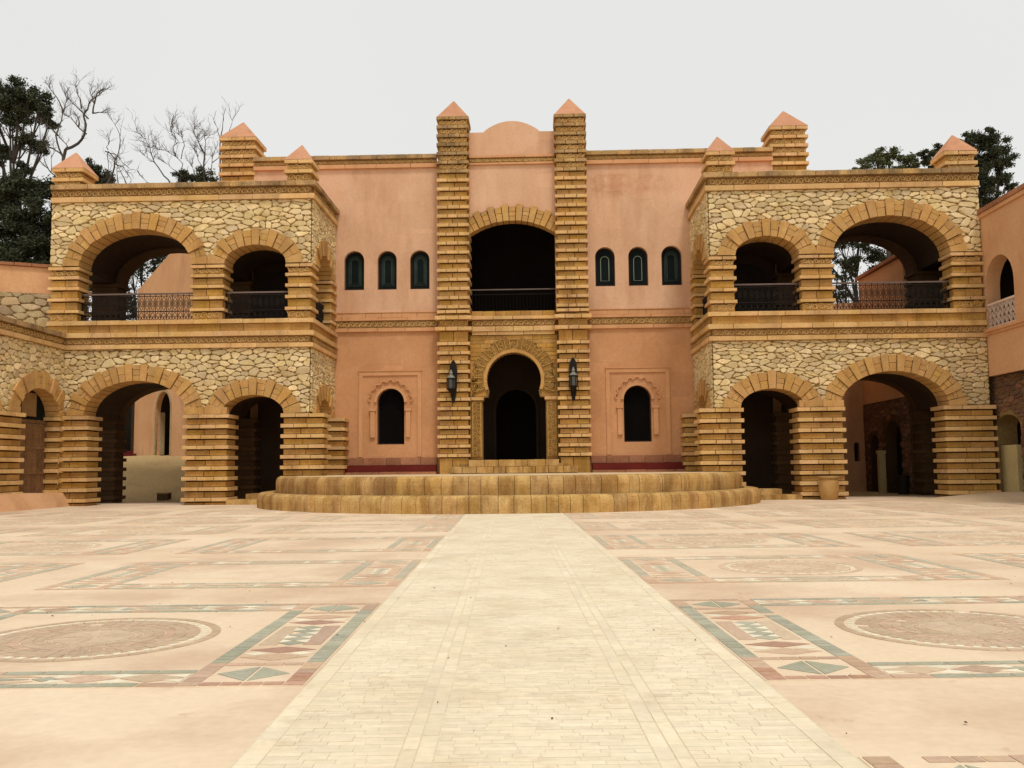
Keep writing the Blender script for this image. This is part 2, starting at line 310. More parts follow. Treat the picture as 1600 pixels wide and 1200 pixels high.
def rubble(F, parent, u0, u1, z0, z1, excl, m, cw=.46, ch=.26, d=.05, indiv=0, gap=.0075, d0=0., seed=1, irregular=.42):
    r = random.Random(seed); P = []; nr = max(1, round((z1-z0)/ch)); nc = max(1, round((u1-u0)/cw))
    for j in range(-1, nr+1):
        for i in range(-1, nc+1):
            if r.random() < .2: continue
            P.append((u0+(i+.5+(.5 if j % 2 else 0)+r.uniform(-irregular, irregular))*cw, z0+(j+.5+r.uniform(-irregular, irregular))*ch))
    asp = cw/ch*.95; cells = []
    for i, (x, z) in enumerate(P):
        poly = [(u0+.004, z0+.004), (u1-.004, z0+.004), (u1-.004, z1-.004), (u0+.004, z1-.004)]
        for j, (x2, z2) in enumerate(P):
            if i == j or abs(x2-x) > 2.6*cw or abs(z2-z) > 2.9*ch: continue
            dx, dz = x2-x, (z2-z)*asp; l = math.hypot(dx, dz)
            if l < 1e-5: continue
            # half plane in real coordinates
            A, B = dx, dz*asp; nl = math.hypot(A, B); C = (dx*(x+x2)/2 + dz*asp*(z+z2)/2) - gap*nl*r.uniform(.35, 2.0)
            q = []
            for k in range(len(poly)):
                a, b = poly[k], poly[(k+1) % len(poly)]; fa, fb = A*a[0]+B*a[1]-C, A*b[0]+B*b[1]-C
                if fa <= 0: q.append(a)
                if fa*fb < 0: t = fa/(fa-fb); q.append((a[0]+(b[0]-a[0])*t, a[1]+(b[1]-a[1])*t))
            poly = q
            if len(poly) < 3: break
        if len(poly) < 3: continue
        cx = sum(p[0] for p in poly)/len(poly); cz = sum(p[1] for p in poly)/len(poly)
        ar = abs(sum(poly[k][0]*poly[(k+1) % len(poly)][1]-poly[(k+1) % len(poly)][0]*poly[k][1] for k in range(len(poly))))/2
        if ar < .006 or excl(cx, cz): continue
        sg_ = 1 if sum(poly[k][0]*poly[(k+1) % len(poly)][1]-poly[(k+1) % len(poly)][0]*poly[k][1] for k in range(len(poly))) > 0 else -1
        q = []
        for k in range(len(poly)):
            a, b = poly[k], poly[(k+1) % len(poly)]; l = math.hypot(b[0]-a[0], b[1]-a[1])
            if l < .03: q.append(((a[0]+b[0])/2, (a[1]+b[1])/2)); continue
            e = .27; q.append((a[0]+(b[0]-a[0])*e, a[1]+(b[1]-a[1])*e)); q.append((b[0]+(a[0]-b[0])*e, b[1]+(a[1]-b[1])*e))
        p_ = []
        for k in range(len(q)):
            a, b = q[k], q[(k+1) % len(q)]; p_.append((a[0]+r.uniform(-.005, .005), a[1]+r.uniform(-.005, .005)))
            l = math.hypot(b[0]-a[0], b[1]-a[1])
            if l > .09: j_ = r.uniform(-.018, .006); p_.append(((a[0]+b[0])/2+(b[1]-a[1])/l*j_*sg_, (a[1]+b[1])/2-(b[0]-a[0])/l*j_*sg_))
        cells.append((ar, cx, cz, p_))
    cells.sort(key=lambda c: -c[0]); rest = G(); made = 0
    for ar, cx, cz, q in cells:
        n = len(q); dd = d*r.uniform(.6, 1.25); tx, tz = r.uniform(-.10, .10), r.uniform(-.14, .14)
        vs = [F.p(a, b, d0-.01) for a, b in q]+[F.p(a, b, d0+dd*.62) for a, b in q]
        vs += [F.p(cx+(a-cx)*.8, cz+(b-cz)*.8, d0+dd*(1+.0)+tx*(a-cx)+tz*(b-cz)) for a, b in q]
        fs = [(k, (k+1) % n, n+(k+1) % n, n+k) for k in range(n)]+[(n+k, n+(k+1) % n, 2*n+(k+1) % n, 2*n+k) for k in range(n)]+[tuple(range(2*n, 3*n))]
        if made < indiv: mobj('rubble_stone', vs, fs, m, parent); made += 1
        else: rest.add(vs, fs)
    if rest.v: rest.out('rubble_stone', m, parent, kind='stuff')
    return made
def pier(F, parent, u0, u1, z0, z1, d0, d1, sp=.402, lt=.15, pr=.10, bm_=None, lm=None, ln=.62, first_ledge_top=True, zl=None, joined=False, carved=(), name='pier'):
    """banded pier: recessed courses between projecting ledge stones"""
    bm_ = bm_ or ASH; lm = lm or LEDGE
    g = G(); g.box(F, u0+.05, u1-.05, z0, z1-.02, d0+.05, d1-.05); core = g.out(name, JOINT_SHADE if not joined else bm_, parent)
    tops = []; z = z1
    if zl: tops = list(zl)
    else:
        while z > z0+lt*.5: tops.append(z); z -= sp
    tops.sort(); zc = z0; j = G()
    for k, t in enumerate(tops):
        b = max(t-lt, z0)
        if b-zc > .03:
            if joined: j.box(F, u0, u1, zc, b, d0, d1)
            else:
                row('course_stone', F, u0, u1, zc+.010, b-.038, d0, d1, ln*1.15, bm_, core)  # gap under the ledge shows the near-black core as a painted shade line
                if any(abs(t-c) < .02 for c in carved): carve_band(F, core, u0+.05, u1-.05, zc+.02, b-.02, d1+.002)
        if joined: j.box(F, u0-pr, u1+pr, b, t, d0-pr, d1+pr)
        else: row('ledge_stone', F, u0-pr, u1+pr, b, t, d0-pr, d1+pr, ln, lm(t) if callable(lm) else lm, core)
        zc = t
    if z1-zc > .05:
        if joined: j.box(F, u0, u1, zc, z1, d0, d1)
        else: row('course_stone', F, u0, u1, zc+.004, z1-.004, d0, d1, ln*1.15, bm_, core)
    if joined: j.out('course_stone', bm_, core, kind='stuff')
    return core
def scroll(g, F, cx, cz, s, fl, d, w, rot=0):
    pts = []
    for i in range(13):
        t = i/12; a = t*PI*2.6; r = s*(.5-.36*t)
        x, z = r*math.cos(a)*fl, r*math.sin(a); pts.append((cx+x*math.cos(rot)-z*math.sin(rot), cz+x*math.sin(rot)+z*math.cos(rot)))
    g.ribbon(F, pts, w, d, d+.03)
def carve_band(F, parent, u0, u1, z0, z1, d, w=.028):
    g = G(); h = z1-z0; n = max(1, int((u1-u0)/(h*.92))); st = (u1-u0)/n
    for i in range(n):
        c = u0+(i+.5)*st; s = h*R.uniform(.86, .98); up = 1 if i % 2 else -1
        scroll(g, F, c, (z0+z1)/2, s, up, d, w, R.uniform(-.5, .5)+(PI if i % 2 else 0))
        g.ribbon(F, [(c+st*.28, z0+h*.1), (c+st*.5, z0+h*.5), (c+st*.72, z0+h*.9)], w, d, d+.028)
    return g.out('carved_relief', CARV, parent, kind='stuff')
def band(F, parent, u0, u1, spec, name='cornice', ext=0.):
    """spec rows: (z0, z1, projection, kind, material, stone length)"""
    z0 = min(s[0] for s in spec); z1 = max(s[1] for s in spec)
    g = G(); g.box(F, u0+.01, u1-.01, z0+.01, z1-.01, -.1, .008); core = g.out(name, FRZ, parent)
    for (a, b, pj, kind, m, ln) in spec:
        if kind == 'frieze':
            g = G(); g.box(F, u0, u1, a+.001, b-.001, -.08, pj); g.out('frieze', m, core); carve_band(F, core, u0+.03, u1-.03, a+.03, b-.03, pj)
        else: row('ledge_stone' if kind == 'ledge' else 'ashlar_stone', F, u0-(pj if kind == 'ledge' else 0)*ext, u1+(pj if kind == 'ledge' else 0)*0, a+.002, b-.002, -.1, pj, ln, m, core, jit=.15, pr=.006)
    return core
def pinnacle(F, parent, u0, u1, d0, d1, z0, zcap, zap, old=True, pm=None):
    lm = OLD if old else LEDGE
    nled = max(2, round((zcap-z0)/.4)); zl = [zcap-i*.4 for i in range(nled) if zcap-i*.4-.1 > z0]
    core = pier(F, parent, u0, u1, z0, zcap, d0, d1, zl=zl, lm=LEDGE, carved=zl[:3], name='pinnacle', ln=.6)
    g = G(); p = .10; A = [F.p(u0-p, zcap+.004, d0-p), F.p(u1+p, zcap+.004, d0-p), F.p(u1+p, zcap+.004, d1+p), F.p(u0-p, zcap+.004, d1+p)]
    top = F.p((u0+u1)/2, zap, (d0+d1)/2)
    T = [top+(a-top)*.03 for a in A]; g.add(A+T, [(0, 1, 2, 3), (0, 1, 5, 4), (1, 2, 6, 5), (2, 3, 7, 6), (3, 0, 4, 7), (4, 5, 6, 7)])
    g.out('pyramid_cap', PYR, core)
    return core
# ------------------------------------------------------------------ ground, plaza, path
def sheet(name, x0, x1, y0, y1, z, m, nx=1, ny=1, kind='structure', parent=None, fn=None):
    vs = [Vector((x0+(x1-x0)*i/nx, y0+(y1-y0)*j/ny, z)) for j in range(ny+1) for i in range(nx+1)]
    if fn:
        for v in vs: v.z += fn(v.x, v.y)
    fs = [(j*(nx+1)+i, j*(nx+1)+i+1, (j+1)*(nx+1)+i+1, (j+1)*(nx+1)+i) for j in range(ny) for i in range(nx)]
    return mobj(name, vs, fs, m, parent, kind=kind, smooth=bool(fn), recalc=False)
sheet('ground', -900, 900, -600, 1500, -.02, SAND)
plaza = sheet('plaza', -34, 34, -48, 3.2, 0, PLAZA)
TH = math.atan(.033)
PF_O = Vector((1.23, -36, 0)); PF_T = Vector((-.033, 1, 0)).normalized(); PF_N = Vector((1, .033, 0)).normalized()
def pp(a, b, z=0): return PF_O + PF_N*a + PF_T*b + Vector((0, 0, z))
HW = 1.385
vs = [pp(-HW, -14, .004), pp(HW, -14, .004), pp(HW, 27.6, .004), pp(-HW, 27.6, .004)]
path = mobj('path', vs, [(0, 1, 2, 3)], PJOINT, kind='structure', recalc=False)
def tile(g, pts, z0, z1):
    n = len(pts); g.add([pp(a, b, z0) for a, b in pts]+[pp(a, b, z1) for a, b in pts], [tuple(range(n, 2*n))]+[(i, (i+1) % n, n+(i+1) % n, n+i) for i in range(n)])
# running-bond bricks laid across, with three lengthways strips
lanes = [(-HW+.01, -1.27, 'v'), (-1.265, -.66, 'h'), (-.655, -.585, 'v'), (-.58, -.50, 'v'), (-.495, .495, 'h'), (.50, .58, 'v'), (.585, .655, 'v'), (.66, 1.265, 'h'), (1.27, HW-.01, 'v')]
g = G(); cnt = 0
for (a0, a1, kd) in lanes:
    b = 2.6 if kd == 'h' else 2.6; rowi = 0
    while b < 27.4:
        far = b > 15
        db = (.056 if kd == 'h' else .21)*R.uniform(.92, 1.08)*(1.0 if not far else 1.6)
        xs = [a0, a1] if kd == 'v' else None
        if kd == 'h':
            xs = [a0]; x = a0+R.uniform(.06, .2)
            while x < a1-.07: xs.append(x); x += R.uniform(.10, .20)*(1 if not far else 1.3)
            xs.append(a1)
        for x0, x1 in zip(xs, xs[1:]):
            h = .0055+R.uniform(0, .0018); q = [(x0+.0015, b+.0015), (x1-.0015, b+.0015), (x1-.0015, b+db-.0015), (x0+.0015, b+db-.0015)]
            if cnt < 300 and b > 3.6 and (b < 4.9): 
                t = G(); tile(t, q, .0045, h); t.out('path_brick', PATH, path); cnt += 1
            elif R.random() > .012: tile(g, q, .0045, h)
        b += db
g.out('path_brick', PATH, path, kind='stuff')
# mosaic panels
def panel(a0, b0, b1, sgn, circle, detail, fade=0):
    """one mosaic carpet; a measured outward from the path edge, sgn = side"""
    WD = 4.04; cw = .78; TL = {m: G() for m in 'gbrwtm'}; mats = FADE[fade]
    base = G(); A = lambda a: sgn*(a0+a)
    tile(base, [(A(-.01), b0-.01), (A(WD+.01), b0-.01), (A(WD+.01), b1+.01), (A(-.01), b1+.01)], .0, .0035)
    po = base.out('mosaic_panel', PLAZA, plaza)
    tiles = []
    def T(c, pts): tiles.append((c, [(A(a), b) for a, b in pts]))
    D = b1-b0; bw = .13
    def rect(c, x0, x1, y0, y1, gp=.008): T(c, [(x0+gp, y0+gp), (x1-gp, y0+gp), (x1-gp, y1-gp), (x0+gp, y1-gp)])
    def dia(c, cx, cy, rx, ry): T(c, [(cx-rx, cy), (cx, cy-ry), (cx+rx, cy), (cx, cy+ry)])
    for ca in (0, WD-cw):                        # the two lengthways strips
        for x0 in (ca, ca+cw-bw):
            n = round(D/.11)
            for i in range(n):
                y0 = b0+D*i/n; fr = (i+.5)/n; c = 'b' if fr < .2 or fr > .88 else 'g'
                if fr < .1 and x0 == ca: c = 'r'
                rect(c, x0, x0+bw, y0, y0+D/n, .005)
        xi0, xi1 = ca+bw, ca+cw-bw; cx = (xi0+xi1)/2; hw = (xi1-xi0)/2
        k = D/3.45
        for (yy, c) in ((.05, 'r'), (.62, 'b'), (2.85, 'b'), (3.40, 'b')):
            for i in range(4): rect(c, xi0+i*hw/2, xi0+(i+1)*hw/2, b0+(yy-.045)*k, b0+(yy+.045)*k, .006)
        for yy in (.33, 3.12):
            e = .01
            for sx in (-1, 1):
                T('g', [(cx+sx*e, b0+(yy-.2)*k), (cx+sx*(hw-.03), b0+yy*k), (cx+sx*e, b0+(yy+.2)*k)])
        for yy in (.86, 1.12, 2.32, 2.60):
            dia('r' if yy in (1.12, 2.32) else 'b', cx, b0+yy*k, hw-.02, .115*k)
        for yy in (.98, 2.46):
            for sx in (-1, 1): dia('w', cx+sx*hw*.62, b0+yy*k, hw*.33, .05*k)
        for sx in (-1, 1):
            rect('b' if sx < 0 else 't', *sorted((cx+sx*(hw-.02), cx+sx*(hw-.17))), b0+1.3*k, b0+2.14*k)
        for i in range(5):
            y = b0+(1.38+i*.17)*k; dia('g', cx, y, .10, .08*k)
            for sx in (-1, 1): T('w', [(cx+sx*.012, y+.085*k), (cx+sx*.11, y+.015), (cx+sx*.11, y+.155*k)]) if i < 4 else None
    x0, x1 = cw, WD-cw; L = x1-x0
    for e, (y0, y1) in enumerate(((b0, b0+.46), (b1-.46, b1))):    # the two cross bands
        n = 10
        for yy in (y0, y1-.1):
            for i in range(n):
                fr = (i+.5)/n; sh = .05
                c = 'g' if .12 < fr < .5 else ('b' if R.random() < .45 else 'g')
                T(c, [(x0+L*i/n+.006, yy+.005), (x0+L*(i+1)/n-.006, yy+.005), (x0+L*(i+1)/n-.006, yy+.095), (x0+L*i/n+.006, yy+.095)])
        cy = (y0+y1)/2; hh = .115
        for fx in (.09, .26, .74, .91): dia('b' if fx in (.26, .91) else 't', x0+L*fx, cy, L*.08, hh)
        for fx in (.005, .345, .655, .995):
            sx = 1 if fx in (.005, .655) else -1; T('w', [(x0+L*fx, cy-hh), (x0+L*(fx+sx*.055), cy-hh*.45), (x0+L*fx, cy-.02)]); T('w', [(x0+L*fx, cy+hh), (x0+L*(fx+sx*.055), cy+hh*.45), (x0+L*fx, cy+.02)])
        for fx in (.175, .825):
            for sy in (-1, 1): T('w', [(x0+L*(fx-.045), cy+sy*.10), (x0+L*fx, cy+sy*.02), (x0+L*(fx+.045), cy+sy*.10), (x0+L*fx, cy+sy*.125)])
        for fx in (.36, .64): dia('g', x0+L*fx, cy, L*.035, hh*.55)
        for sy in (-1, 1):
            T('t', [(x0+L*.38, cy+sy*.06), (x0+L*.62, cy+sy*.06), (x0+L*.56, cy+sy*.12), (x0+L*.44, cy+sy*.12)])
        dia('g', x0+L*.5, cy, L*.1, .045)
    if circle:
        cx, cy = WD/2, (b0+b1)/2; Rr = min(.95, D*.29); rs = Rr/.95
        def ring(c, r0, r1, n, gp=.006, off=0, skip=0):
            for i in range(n):
                if skip and i % skip: continue
                t0 = 2*PI*(i+off)/n+gp/r1; t1 = 2*PI*(i+1+off)/n-gp/r1
                T(c, [(cx+r*rs*math.cos(t), cy+r*rs*math.sin(t)) for r, t in ((r0, t0), (r1, t0), (r1, (t0+t1)/2), (r1, t1), (r0, t1), (r0, (t0+t1)/2))])
        N = 48 if detail else 32
        ring('m', .88, .95, N, gp=.003); ring('m', .70, .79, N, gp=.003); ring('w', .71, .78, N//1, gp=.012, skip=0) if False else None
        ring('w', .80, .855, N, gp=.03); ring('t', .03, .30, 8, gp=.002); ring('m', .61, .695, 40, gp=.002); ring('b', .53, .605, 36, gp=.006); ring('m', .44, .52, 30, off=.5, gp=.002); ring('m', .36, .435, 26, gp=.002); ring('t', .31, .35, 20, gp=.01)
        for i in range(8):
            t = 2*PI*i/8
            T('m', [(cx+rs*r*math.cos(t+dt), cy+rs*r*math.sin(t+dt)) for r, dt in ((.05, 0), (.17, -.16), (.27, 0), (.17, .16))])
    sgn_ = sgn; k = 0
    tiles.sort(key=lambda t: abs(t[1][0][1]-b0) if detail else 0)
    for c, pts in tiles:
        h = .0065+R.uniform(0, .002)
        if detail and k < 290:
            t = G(); tile(t, pts, .004, h); t.out('mosaic_tile', mats[c], po); k += 1
        elif R.random() > .015: tile(TL[c], pts, .004, h)
    for c, g_ in TL.items():
        if g_.v: g_.out('mosaic_tile', mats[c], po, kind='stuff')
ROWS = [(5.80, 9.25), (10.55, 13.60), (14.95, 18.1), (19.4, 22.4), (23.7, 26.6), (27.9, 30.8), (32.1, 35.0)]
for sg in (-1, 1):
    for c in range(4):
        a0 = HW+.02+c*4.84
        for r_, (b0, b1) in enumerate(ROWS):
            if c == 0 and r_ >= 4 and a0 < 9: 
                if r_ >= 5: continue
            if c == 1 and r_ >= 6: continue
            if abs(a0) > 9 and r_ < 2: continue
            if r_ >= 6 : continue
            circ = (sg > 0) or (r_ == 0) or c > 0
            panel(a0, b0, b1, sg, circ, (r_ == 0 and c == 0), 0 if r_ == 0 else (1 if r_ < 3 else 2))
panel(HW+.02, .85, 4.28, 1, True, False)

# ------------------------------------------------------------------ arcaded wings
GOLDT = LEDGE
BANDSPEC = [(6.10, 6.28, .15, 'ledge', LEDGE, 1.15), (6.28, 6.56, .045, 'frieze', FRZ, 1), (6.56, 6.76, .17, 'ledge', LEDGE, 1.0), (6.76, 7.06, .06, 'ashlar', ASH, .85), (7.06, 7.24, .16, 'ledge', LEDGE, 1.0)]
CORNSPEC = [(12.03, 12.24, .14, 'ledge', LEDGE, 1.3), (12.24, 12.55, .04, 'frieze', FRZ, 1), (12.55, 12.75, .2, 'ledge', OLD, .7)]
UPZ = [7.70, 8.17, 8.62, 9.05, 9.42]
def insd(ua, ub, zs, zc, off):
    c = (ua+ub)/2; a = (ub-ua)/2+off; b = zc-zs+off
    return lambda u, z: z < zs+1e9 and (z > zs-.3) and ((u-c)/a)**2 + (max(z-zs, 0)/b)**2 < 1
def railing(F, parent, u0, u1, z0, d, h=1.16, pitch=.222):
    g = G()
    g.box(F, u0, u1, z0+h-.06, z0+h, d-.035, d+.035); rt = g.out('railing', RUST, parent)
    g = G(); g.box(F, u0, u1, z0+.40, z0+.44, d-.015, d+.015); g.box(F, u0, u1, z0+.03, z0+.07, d-.015, d+.015); g.box(F, u0, u1, z0+h-.14, z0+h-.11, d-.015, d+.015)
    g.box(F, u0, u0+.05, z0, z0+h-.06, d-.025, d+.025); g.box(F, u1-.05, u1, z0, z0+h-.06, d-.025, d+.025); g.out('rail_bar', IRON, rt)
    n = max(2, round((u1-u0-.1)/pitch)); st = (u1-u0-.1)/n; me = None
    for i in range(n):
        c = u0+.05+(i+.5)*st
        if me is None:
            q = G(); FF = Fr((0, 0, 0), F.U, F.N)
            for x in (-st/2,): q.box(FF, x-.011, x+.011, .04, h-.06, -.011, .011)
            el = lambda cz, rx, rz, k=14: [(rx*math.cos(2*PI*a/k), cz+rz*math.sin(2*PI*a/k)) for a in range(k)]
            q.ribbon(FF, el(.73, .075, .26), .02, -.01, .01, True); q.ribbon(FF, el(.73, .035, .13, 10), .016, -.01, .01, True)
            for sx in (-1, 1): q.ribbon(FF, [(sx*(.05+.04*math.cos(a)), .16+.07*math.sin(a)) for a in [k*.55 for k in range(11)]], .018, -.01, .01); q.ribbon(FF, [(sx*.01, .38), (sx*.06, .30), (sx*.085, .24)], .018, -.01, .01)
            o = q.out('baluster', IRON, rt); me = o.data
        else:
            o = bpy.data.objects.new('baluster', me); COL.objects.link(o); attach(o, rt)
        o.location = F.p(c, z0, d)
    return rt
def wing(s):
    nm = 'left' if s < 0 else 'right'
    lab = ('two storey rubble stone arcaded wing left of the pink facade, with a leaning dead tree behind it' if 0 else
           'two-storey rubble stone wing with golden banded piers and arches, left of the pink facade' if s < 0 else
           'two-storey rubble stone wing with golden banded piers and arches, right of the pink facade')
    rt = empty('arcaded_wing', (s*13, 2, 0), lab, 'building wing', 'stone wings flanking the pink facade')
    F = Fr((0, 0, 0), (s, 0, 0), (0, -1, 0))          # u = distance from the axis
    SD = Fr((s*7.83, 0, 0), (0, 1, 0), (-s, 0, 0))     # inner side, u = depth
    Xo = 18.28; Xl = 17.6 if s < 0 else 18.28
    # lower storey
    lo = [(8.82, 11.27, 3.5, 4.24), (12.62, 16.70, 3.5, 4.85)]; up = [(8.80, 11.25, 9.44, 10.2), (12.58, 17.06, 9.44, 10.92)]
    def wallpart(name, zs0, z1, ar, d0, d1, m, ue, ztop=None):
        A = [(a-.06, b+.06, zs0, ellipse(a-.06, b+.06, zs, zc+.06)) for a, b, zs, zc in ar]
        g = G(); g.prism(F, [outline(7.83, ue, zs0, z1, A)], d0, d1); return g.out(name, m, rt)
    wl = wallpart('stone_wall', 3.5, 6.11, lo, -.9, 0, MORT, Xl)
    wu = wallpart('stone_wall', 9.44, 12.04, up, -.9, 0, MORT, Xo)
    fe = [insd(a, b, zs, zc, .40) for a, b, zs, zc in lo]; fu = [insd(a, b, zs, zc, .40) for a, b, zs, zc in up]
    n1 = rubble(F, wl, 7.83, Xl, 3.52, 6.10, lambda u, z: any(f(u, z) for f in fe), RUB, .35 if s < 0 else .34, .18 if s < 0 else .155, indiv=140, seed=3+s)
    n2 = rubble(F, wu, 7.83, Xo, 9.46, 12.03, lambda u, z: any(f(u, z) for f in fu), RUB, .36, .175, indiv=150, seed=8+s)
    for par, ar, th, ns in ((wl, lo, .66, (13, 23)), (wu, up, .66, (13, 21))):
        for (a, b, zs, zc), n in zip(ar, ns): voussoirs(F, rt, ellipse(a, b, zs, zc), n if n % 2 else n+1, th, -.9, .12, VOUS)
    # springers over the middle pier
    row('springer_stone', F, 11.30, 12.55, 9.45, 9.66, -.2, .10, .62, VOUS, rt); row('springer_stone', F, 11.05, 12.75, 3.51, 3.78, -.2, .09, .6, VOUS, rt)
    # piers
    pier(F, rt, 7.30, 8.82, -.1, 3.5, -.95, .12); pier(F, rt, 11.03, 12.66, -.1, 3.5, -.95, .12); pier(F, rt, 16.55, (18.33 if s > 0 else 17.62), -.1, 3.5, -.95, .12)
    for (a, b) in ((7.83, 8.74), (11.32, 12.52), (17.12, 18.22)): pier(F, rt, a, b, 7.24, 9.42, -.9, .03, zl=UPZ, lt=.13, pr=.09, carved=(7.70, 9.42), ln=.6)
    # back row of piers, their shade put into a darker stone colour
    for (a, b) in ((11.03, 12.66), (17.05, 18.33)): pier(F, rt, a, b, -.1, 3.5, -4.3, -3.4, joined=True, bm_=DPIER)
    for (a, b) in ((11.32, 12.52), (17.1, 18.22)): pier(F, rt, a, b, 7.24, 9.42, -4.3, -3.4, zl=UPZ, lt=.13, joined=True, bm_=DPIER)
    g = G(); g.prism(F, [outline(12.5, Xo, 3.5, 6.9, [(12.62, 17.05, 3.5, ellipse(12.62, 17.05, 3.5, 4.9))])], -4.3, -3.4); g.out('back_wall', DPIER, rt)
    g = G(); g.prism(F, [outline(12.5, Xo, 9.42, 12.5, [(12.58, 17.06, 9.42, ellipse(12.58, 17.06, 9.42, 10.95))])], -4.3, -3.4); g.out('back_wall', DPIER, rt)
    # vaults, floor, roof
    for (z0, z1, ar) in ((3.5, 7.02, lo), (9.44, 12.4, up)):
        A = [(a-.15, b+.15, z0, ellipse(a-.15, b+.15, z0, zc+.1)) for a, b, zs, zc in ar]
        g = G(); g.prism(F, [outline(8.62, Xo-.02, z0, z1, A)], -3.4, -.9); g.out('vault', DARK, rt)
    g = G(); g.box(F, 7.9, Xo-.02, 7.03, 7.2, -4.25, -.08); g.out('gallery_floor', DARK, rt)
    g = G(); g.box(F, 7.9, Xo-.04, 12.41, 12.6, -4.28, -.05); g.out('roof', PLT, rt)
    # dark panels added for shade at the back of the inner bay, with a door above and below
    g = G(); g.box(F, 8.7, 11.1, 0, 7.02, -4.26, -4.1); g.box(F, 8.7, 11.4, 7.21, 12.4, -4.26, -4.1); g.out('porch_shade_panel', DARK, rt)
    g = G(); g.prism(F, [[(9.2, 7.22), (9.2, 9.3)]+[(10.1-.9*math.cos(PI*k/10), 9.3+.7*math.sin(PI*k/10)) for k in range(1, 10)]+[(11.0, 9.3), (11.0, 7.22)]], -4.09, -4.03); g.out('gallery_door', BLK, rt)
    # outer end wall above the springing, seen from the side
    if s > 0:
        g = G(); g.box(F, 18.0, 18.26, 3.5, 12.4, -3.4, -.91); g.out('end_wall', DPIER, rt)
    else:
        g = G(); g.box(F, 18.0, 18.26, 9.5, 12.4, -3.4, -.91); g.out('end_wall', DPIER, rt)
    # inner side wall: piers, arches, rubble
    def side(z0, z1, a, b, zs, zc, th, sd):
        A = [(a-.05, b+.05, z0, ellipse(a-.05, b+.05, zs, zc+.05))]
        g = G(); g.prism(SD, [outline(.02, 4.29, z0, z1, A)], -.8, 0); w = g.out('side_wall', MORT, rt)
        f = insd(a, b, zs, zc, .35); rubble(SD, w, .06, 4.28, z0+.02, z1, lambda u, z: f(u, z), RUB, .32, .17, indiv=0, seed=sd)
        voussoirs(SD, rt, ellipse(a, b, zs, zc), 13, th, -.8, .11, VOUS)
    side(3.5, 6.11, 1.15, 3.35, 3.5, 4.2, .62, 21+s); side(9.44, 12.04, 1.05, 3.35, 9.44, 10.2, .62, 31+s)
    pier(SD, rt, 3.42, 4.28, 1.0, 3.5, -.8, .58, ln=.6); pier(SD, rt, 3.42, 4.28, 7.24, 9.42, -.8, .03, zl=UPZ, lt=.13, pr=.08, ln=.6)
    # belts
    sp6 = [BANDSPEC[0], BANDSPEC[1], BANDSPEC[2]]
    if s > 0: band(F, rt, 7.83, Xo, BANDSPEC, 'belt_course', 1)
    else: band(F, rt, 7.83, 17.62, sp6, 'belt_course', 1); band(F, rt, 7.83, Xo, BANDSPEC[3:], 'sill_course', 1)
    band(SD, rt, .105, 4.28, BANDSPEC, 'belt_course'); band(F, rt, 7.83, Xo, CORNSPEC, 'cornice', 1); band(SD, rt, .105, 4.28, CORNSPEC, 'cornice')
    # railings in the upper arches
    railing(F, rt, 8.74, 11.32, 7.24, -.35); railing(F, rt, 12.52, 17.12, 7.24, -.35); railing(SD, rt, .93, 3.42, 7.24, -.3)
    pinnacle(F, rt, 7.87, 8.82, -.95, .02, 12.75, 13.62, 14.42); pinnacle(F, rt, 17.1, 18.2, -1.1, .02, 12.75, 13.45, 14.32)
    # two small steps up into the inner bay
    block('porch_step', F, 8.95, 11.0, -.02, .19, -.75, .25, POD, rt); block('porch_step', F, 9.0, 10.4, .19, .40, -1.2, -.35, POD, rt)
    return rt
for s in (-1, 1): wing(s)
